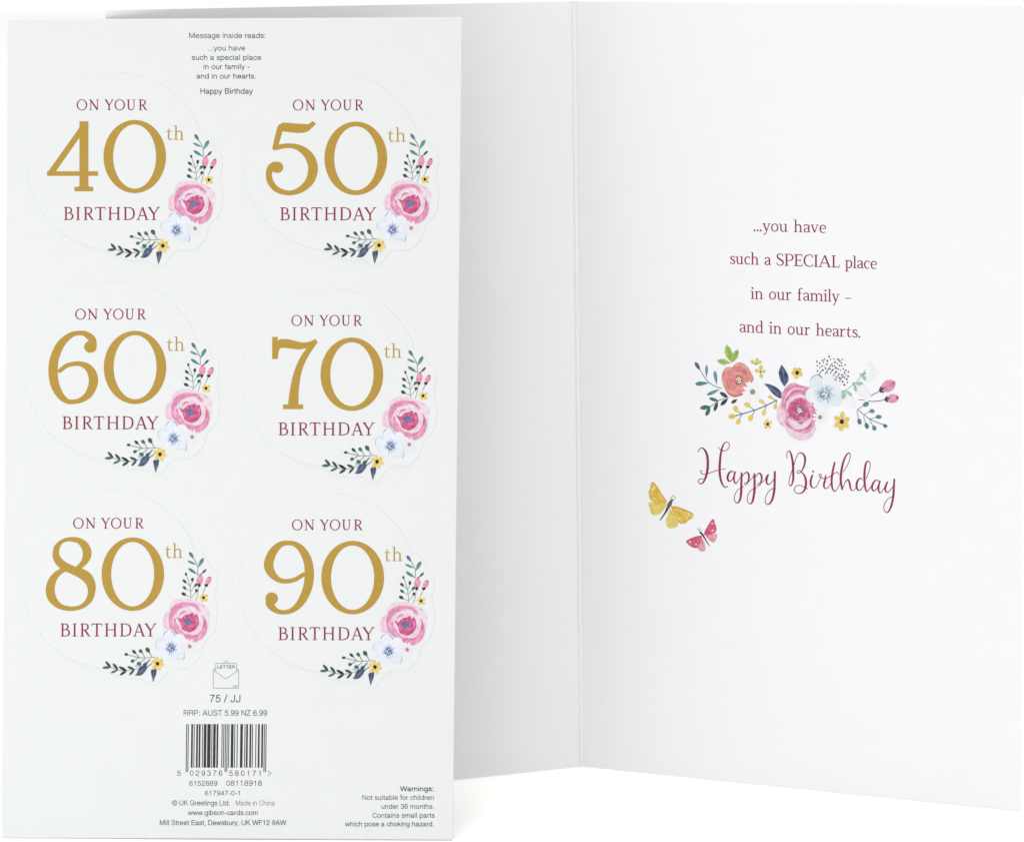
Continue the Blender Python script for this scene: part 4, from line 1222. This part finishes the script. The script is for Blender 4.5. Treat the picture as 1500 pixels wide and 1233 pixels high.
    for p, q, w, m in (((285, 560), (168, 432), 52, DGREEN), ((285, 552), (105, 560), 56, GREEN), ((430, 612), (315, 472), 54, DGREEN), ((430, 600), (272, 668), 46, GREEN), ((605, 628), (435, 538), 52, DARK), ((605, 612), (452, 712), 52, DGREEN), ((760, 600), (605, 538), 50, DGREEN), ((760, 585), (642, 712), 46, DGREEN)):
        a.leaf(p, q, w, m, .5, .8)
    finish(a, 'leaf_sprig', root)
    a = mo(F3)   # berries
    a.stroke([(600, 300), (840, 357), (1000, 362), (1160, 350)], STEM, 11)
    for p, q in (((840, 350), (770, 270)), ((960, 360), (905, 265)), ((1095, 340), (1045, 255)), ((840, 360), (740, 420)), ((960, 385), (870, 450)), ((1040, 410), (985, 480))):
        a.stroke([p, q], STEM, 12, smooth=False)
    a.ell(585, 294, 36, 27, DGREEN, 0, jit=.04)
    for p, q, w, m in (((790, 290), (702, 208), 56, DGREEN), ((915, 275), (842, 198), 68, GREEN), ((1055, 268), (980, 158), 82, GREEN), ((758, 412), (672, 440), 66, GREEN), ((1020, 455), (920, 520), 70, STEEL)):
        a.leaf(p, q, w, m, .55, .9)
    a.ell(840, 482, 48, 38, GREEN, 20, jit=.06)
    a.ell(800, 525, 40, 20, MINT, 0, jit=.08)
    finish(a, 'berry_sprig', root)
    a = mo(F3)   # navy leaves
    a.stroke([(1090, 482), (1010, 540)], STEEL, 18, smooth=False)
    a.stroke([(1060, 392, 14), (1000, 460, 30), (950, 505, 14)], STEEL)
    a.blob([(1012, 530, 1), (985, 600), (925, 680), (850, 718), (760, 714, 1), (800, 660), (830, 590), (880, 525)], NAVY)
    a.stroke([(800, 690, 5), (890, 610, 12), (985, 545, 5)], NAVYL, cap=False)
    finish(a, 'navy_leaf', root)
    a = mo(F3)
    a.blob([(1125, 850, 1), (1095, 740), (1078, 620), (1130, 585), (1190, 590), (1180, 690), (1150, 770)], NAVY)
    a.stroke([(1138, 610, 5), (1132, 700, 12), (1125, 810, 4)], NAVYL, cap=False)
    finish(a, 'navy_leaf', root)
    star(F3, (1210, 478), ((1196, 368), (1292, 412), (1318, 508), (1248, 588), (1128, 572), (1110, 430)), 68, YEL, 37, 'yellow_flower', fm, sh, root)


STICKERS = [
    ('40', (283.8, 298.3), (60, 165), dig4, (625, 1250, 75, 805), (722, 1150, 120, 760), (1245, 1322, 1325, 1432, 275, 145), 'top left on the white sheet'),
    ('50', (600.3, 297.6), (380, 165), dig5, (650, 1277, 92, 825), (748, 1180, 138, 777), (1275, 1350, 1357, 1465, 293, 143), 'top right on the white sheet'),
    ('60', (279.5, 603.2), (60, 475), dig6, (628, 1252, 65, 795), (727, 1155, 108, 747), (1250, 1325, 1330, 1438, 265, 145), 'middle row left on the white sheet'),
    ('70', (597.5, 614.2), (380, 480), dig7, (610, 1237, 98, 830), (708, 1140, 145, 782), (1238, 1312, 1317, 1424, 300, 145), 'middle row right on the white sheet'),
    ('80', (276.0, 909.5), (55, 778), dig8, (640, 1265, 60, 793), (737, 1165, 105, 747), (1268, 1342, 1347, 1452, 265, 147), 'bottom left above the barcode'),
    ('90', (594.5, 914.4), (375, 780), dig9, (652, 1280, 80, 813), (750, 1180, 127, 768), (1277, 1352, 1357, 1465, 283, 145), 'bottom right above the warnings'),
]
# caption shifts measured against the 40th sticker (dx, dy) for both captions
CAPS = {'40': ((0, 0), (0, 0)), '50': ((.2, 1.0), (.3, 1.2)), '60': ((2.3, 1.4), (2.4, 1.2)), '70': ((.9, -.4), (.8, -.8)), '80': ((2.7, .9), (2.8, -2.0)), '90': ((4.7, -1.6), (3.5, -1.5))}
for num, rose, (dx0, dy0), dig, zo, zi, th, where in STICKERS:
    sh = (rose[0] - ROSE40[0], rose[1] - ROSE40[1])
    c0 = SH((cx + sh[0], cy + sh[1]))
    fm = lambda p, c0=c0: tuple(q - r for q, r in zip(SH(p), c0))
    root = empty('round_sticker', SH.M @ Matrix.Translation((c0[0], c0[1], 0.00002)))
    tag(root, 'round sticker with gold %sth and flowers, %s' % (num, where), 'sticker', 'round birthday age stickers on the sheet')
    pts = [fm((p[0] + sh[0], p[1] + sh[1])) for p in outline40]
    area = sum(p[0] * q[1] - q[0] * p[1] for p, q in zip(pts, pts[1:] + pts[:1]))
    if area < 0:
        pts.reverse()
    plate('sticker_face', pts, THK, 0.0, 0.00012, STICK, root)
    zc = THK + 0.000012
    (ax, ay), (bx, by) = CAPS[num]
    a = Art(fm, zc, (sh[0] + ax, sh[1] + ay))
    f = lambda l, k, o: [(o + p / k, o + q / k) for p, q in l]
    serif_boxes(a, 'ONYOUR', f([(145, 318), (355, 522), (615, 770), (785, 957), (990, 1140), (1190, 1338)], 11.54, 100), 161.7, 15.6, MAROON, 1.25)
    a.build('caption', root)
    a = Art(fm, zc, (sh[0] + bx, sh[1] + by))
    serif_boxes(a, 'BIRTHDAY', f([(122, 255), (283, 344), (385, 527), (537, 682), (712, 878), (915, 1072), (1090, 1254), (1240, 1405)], 9.09, 80), 322.4, 19.0, MAROON, 1.2)
    a.build('caption', root)
    a = Art(fm, zc).crop(dx0, dy0, 6.818)
    dig(a)
    a.build('numeral', root)
    a = Art(fm, zc).crop(dx0, dy0, 6.818)
    el = lambda e: ((e[0] + e[1]) / 2, (e[2] + e[3]) / 2, (e[1] - e[0]) / 2, (e[3] - e[2]) / 2)
    a.ring(el(zo), el(zi), GOLD, 96)
    a.build('numeral', root)
    a = Art(fm, zc).crop(dx0, dy0, 6.818)
    for ch, x0, x1 in (('t', th[0], th[1]), ('h', th[2], th[3])):
        glyph(a, ch, (x0, th[4]), (x1 - x0) / GL[ch][0], th[5] / 1.03, 0.0, GOLD, 1.1)
    a.build('ordinal_suffix', root)
    flowers(fm, sh, root)
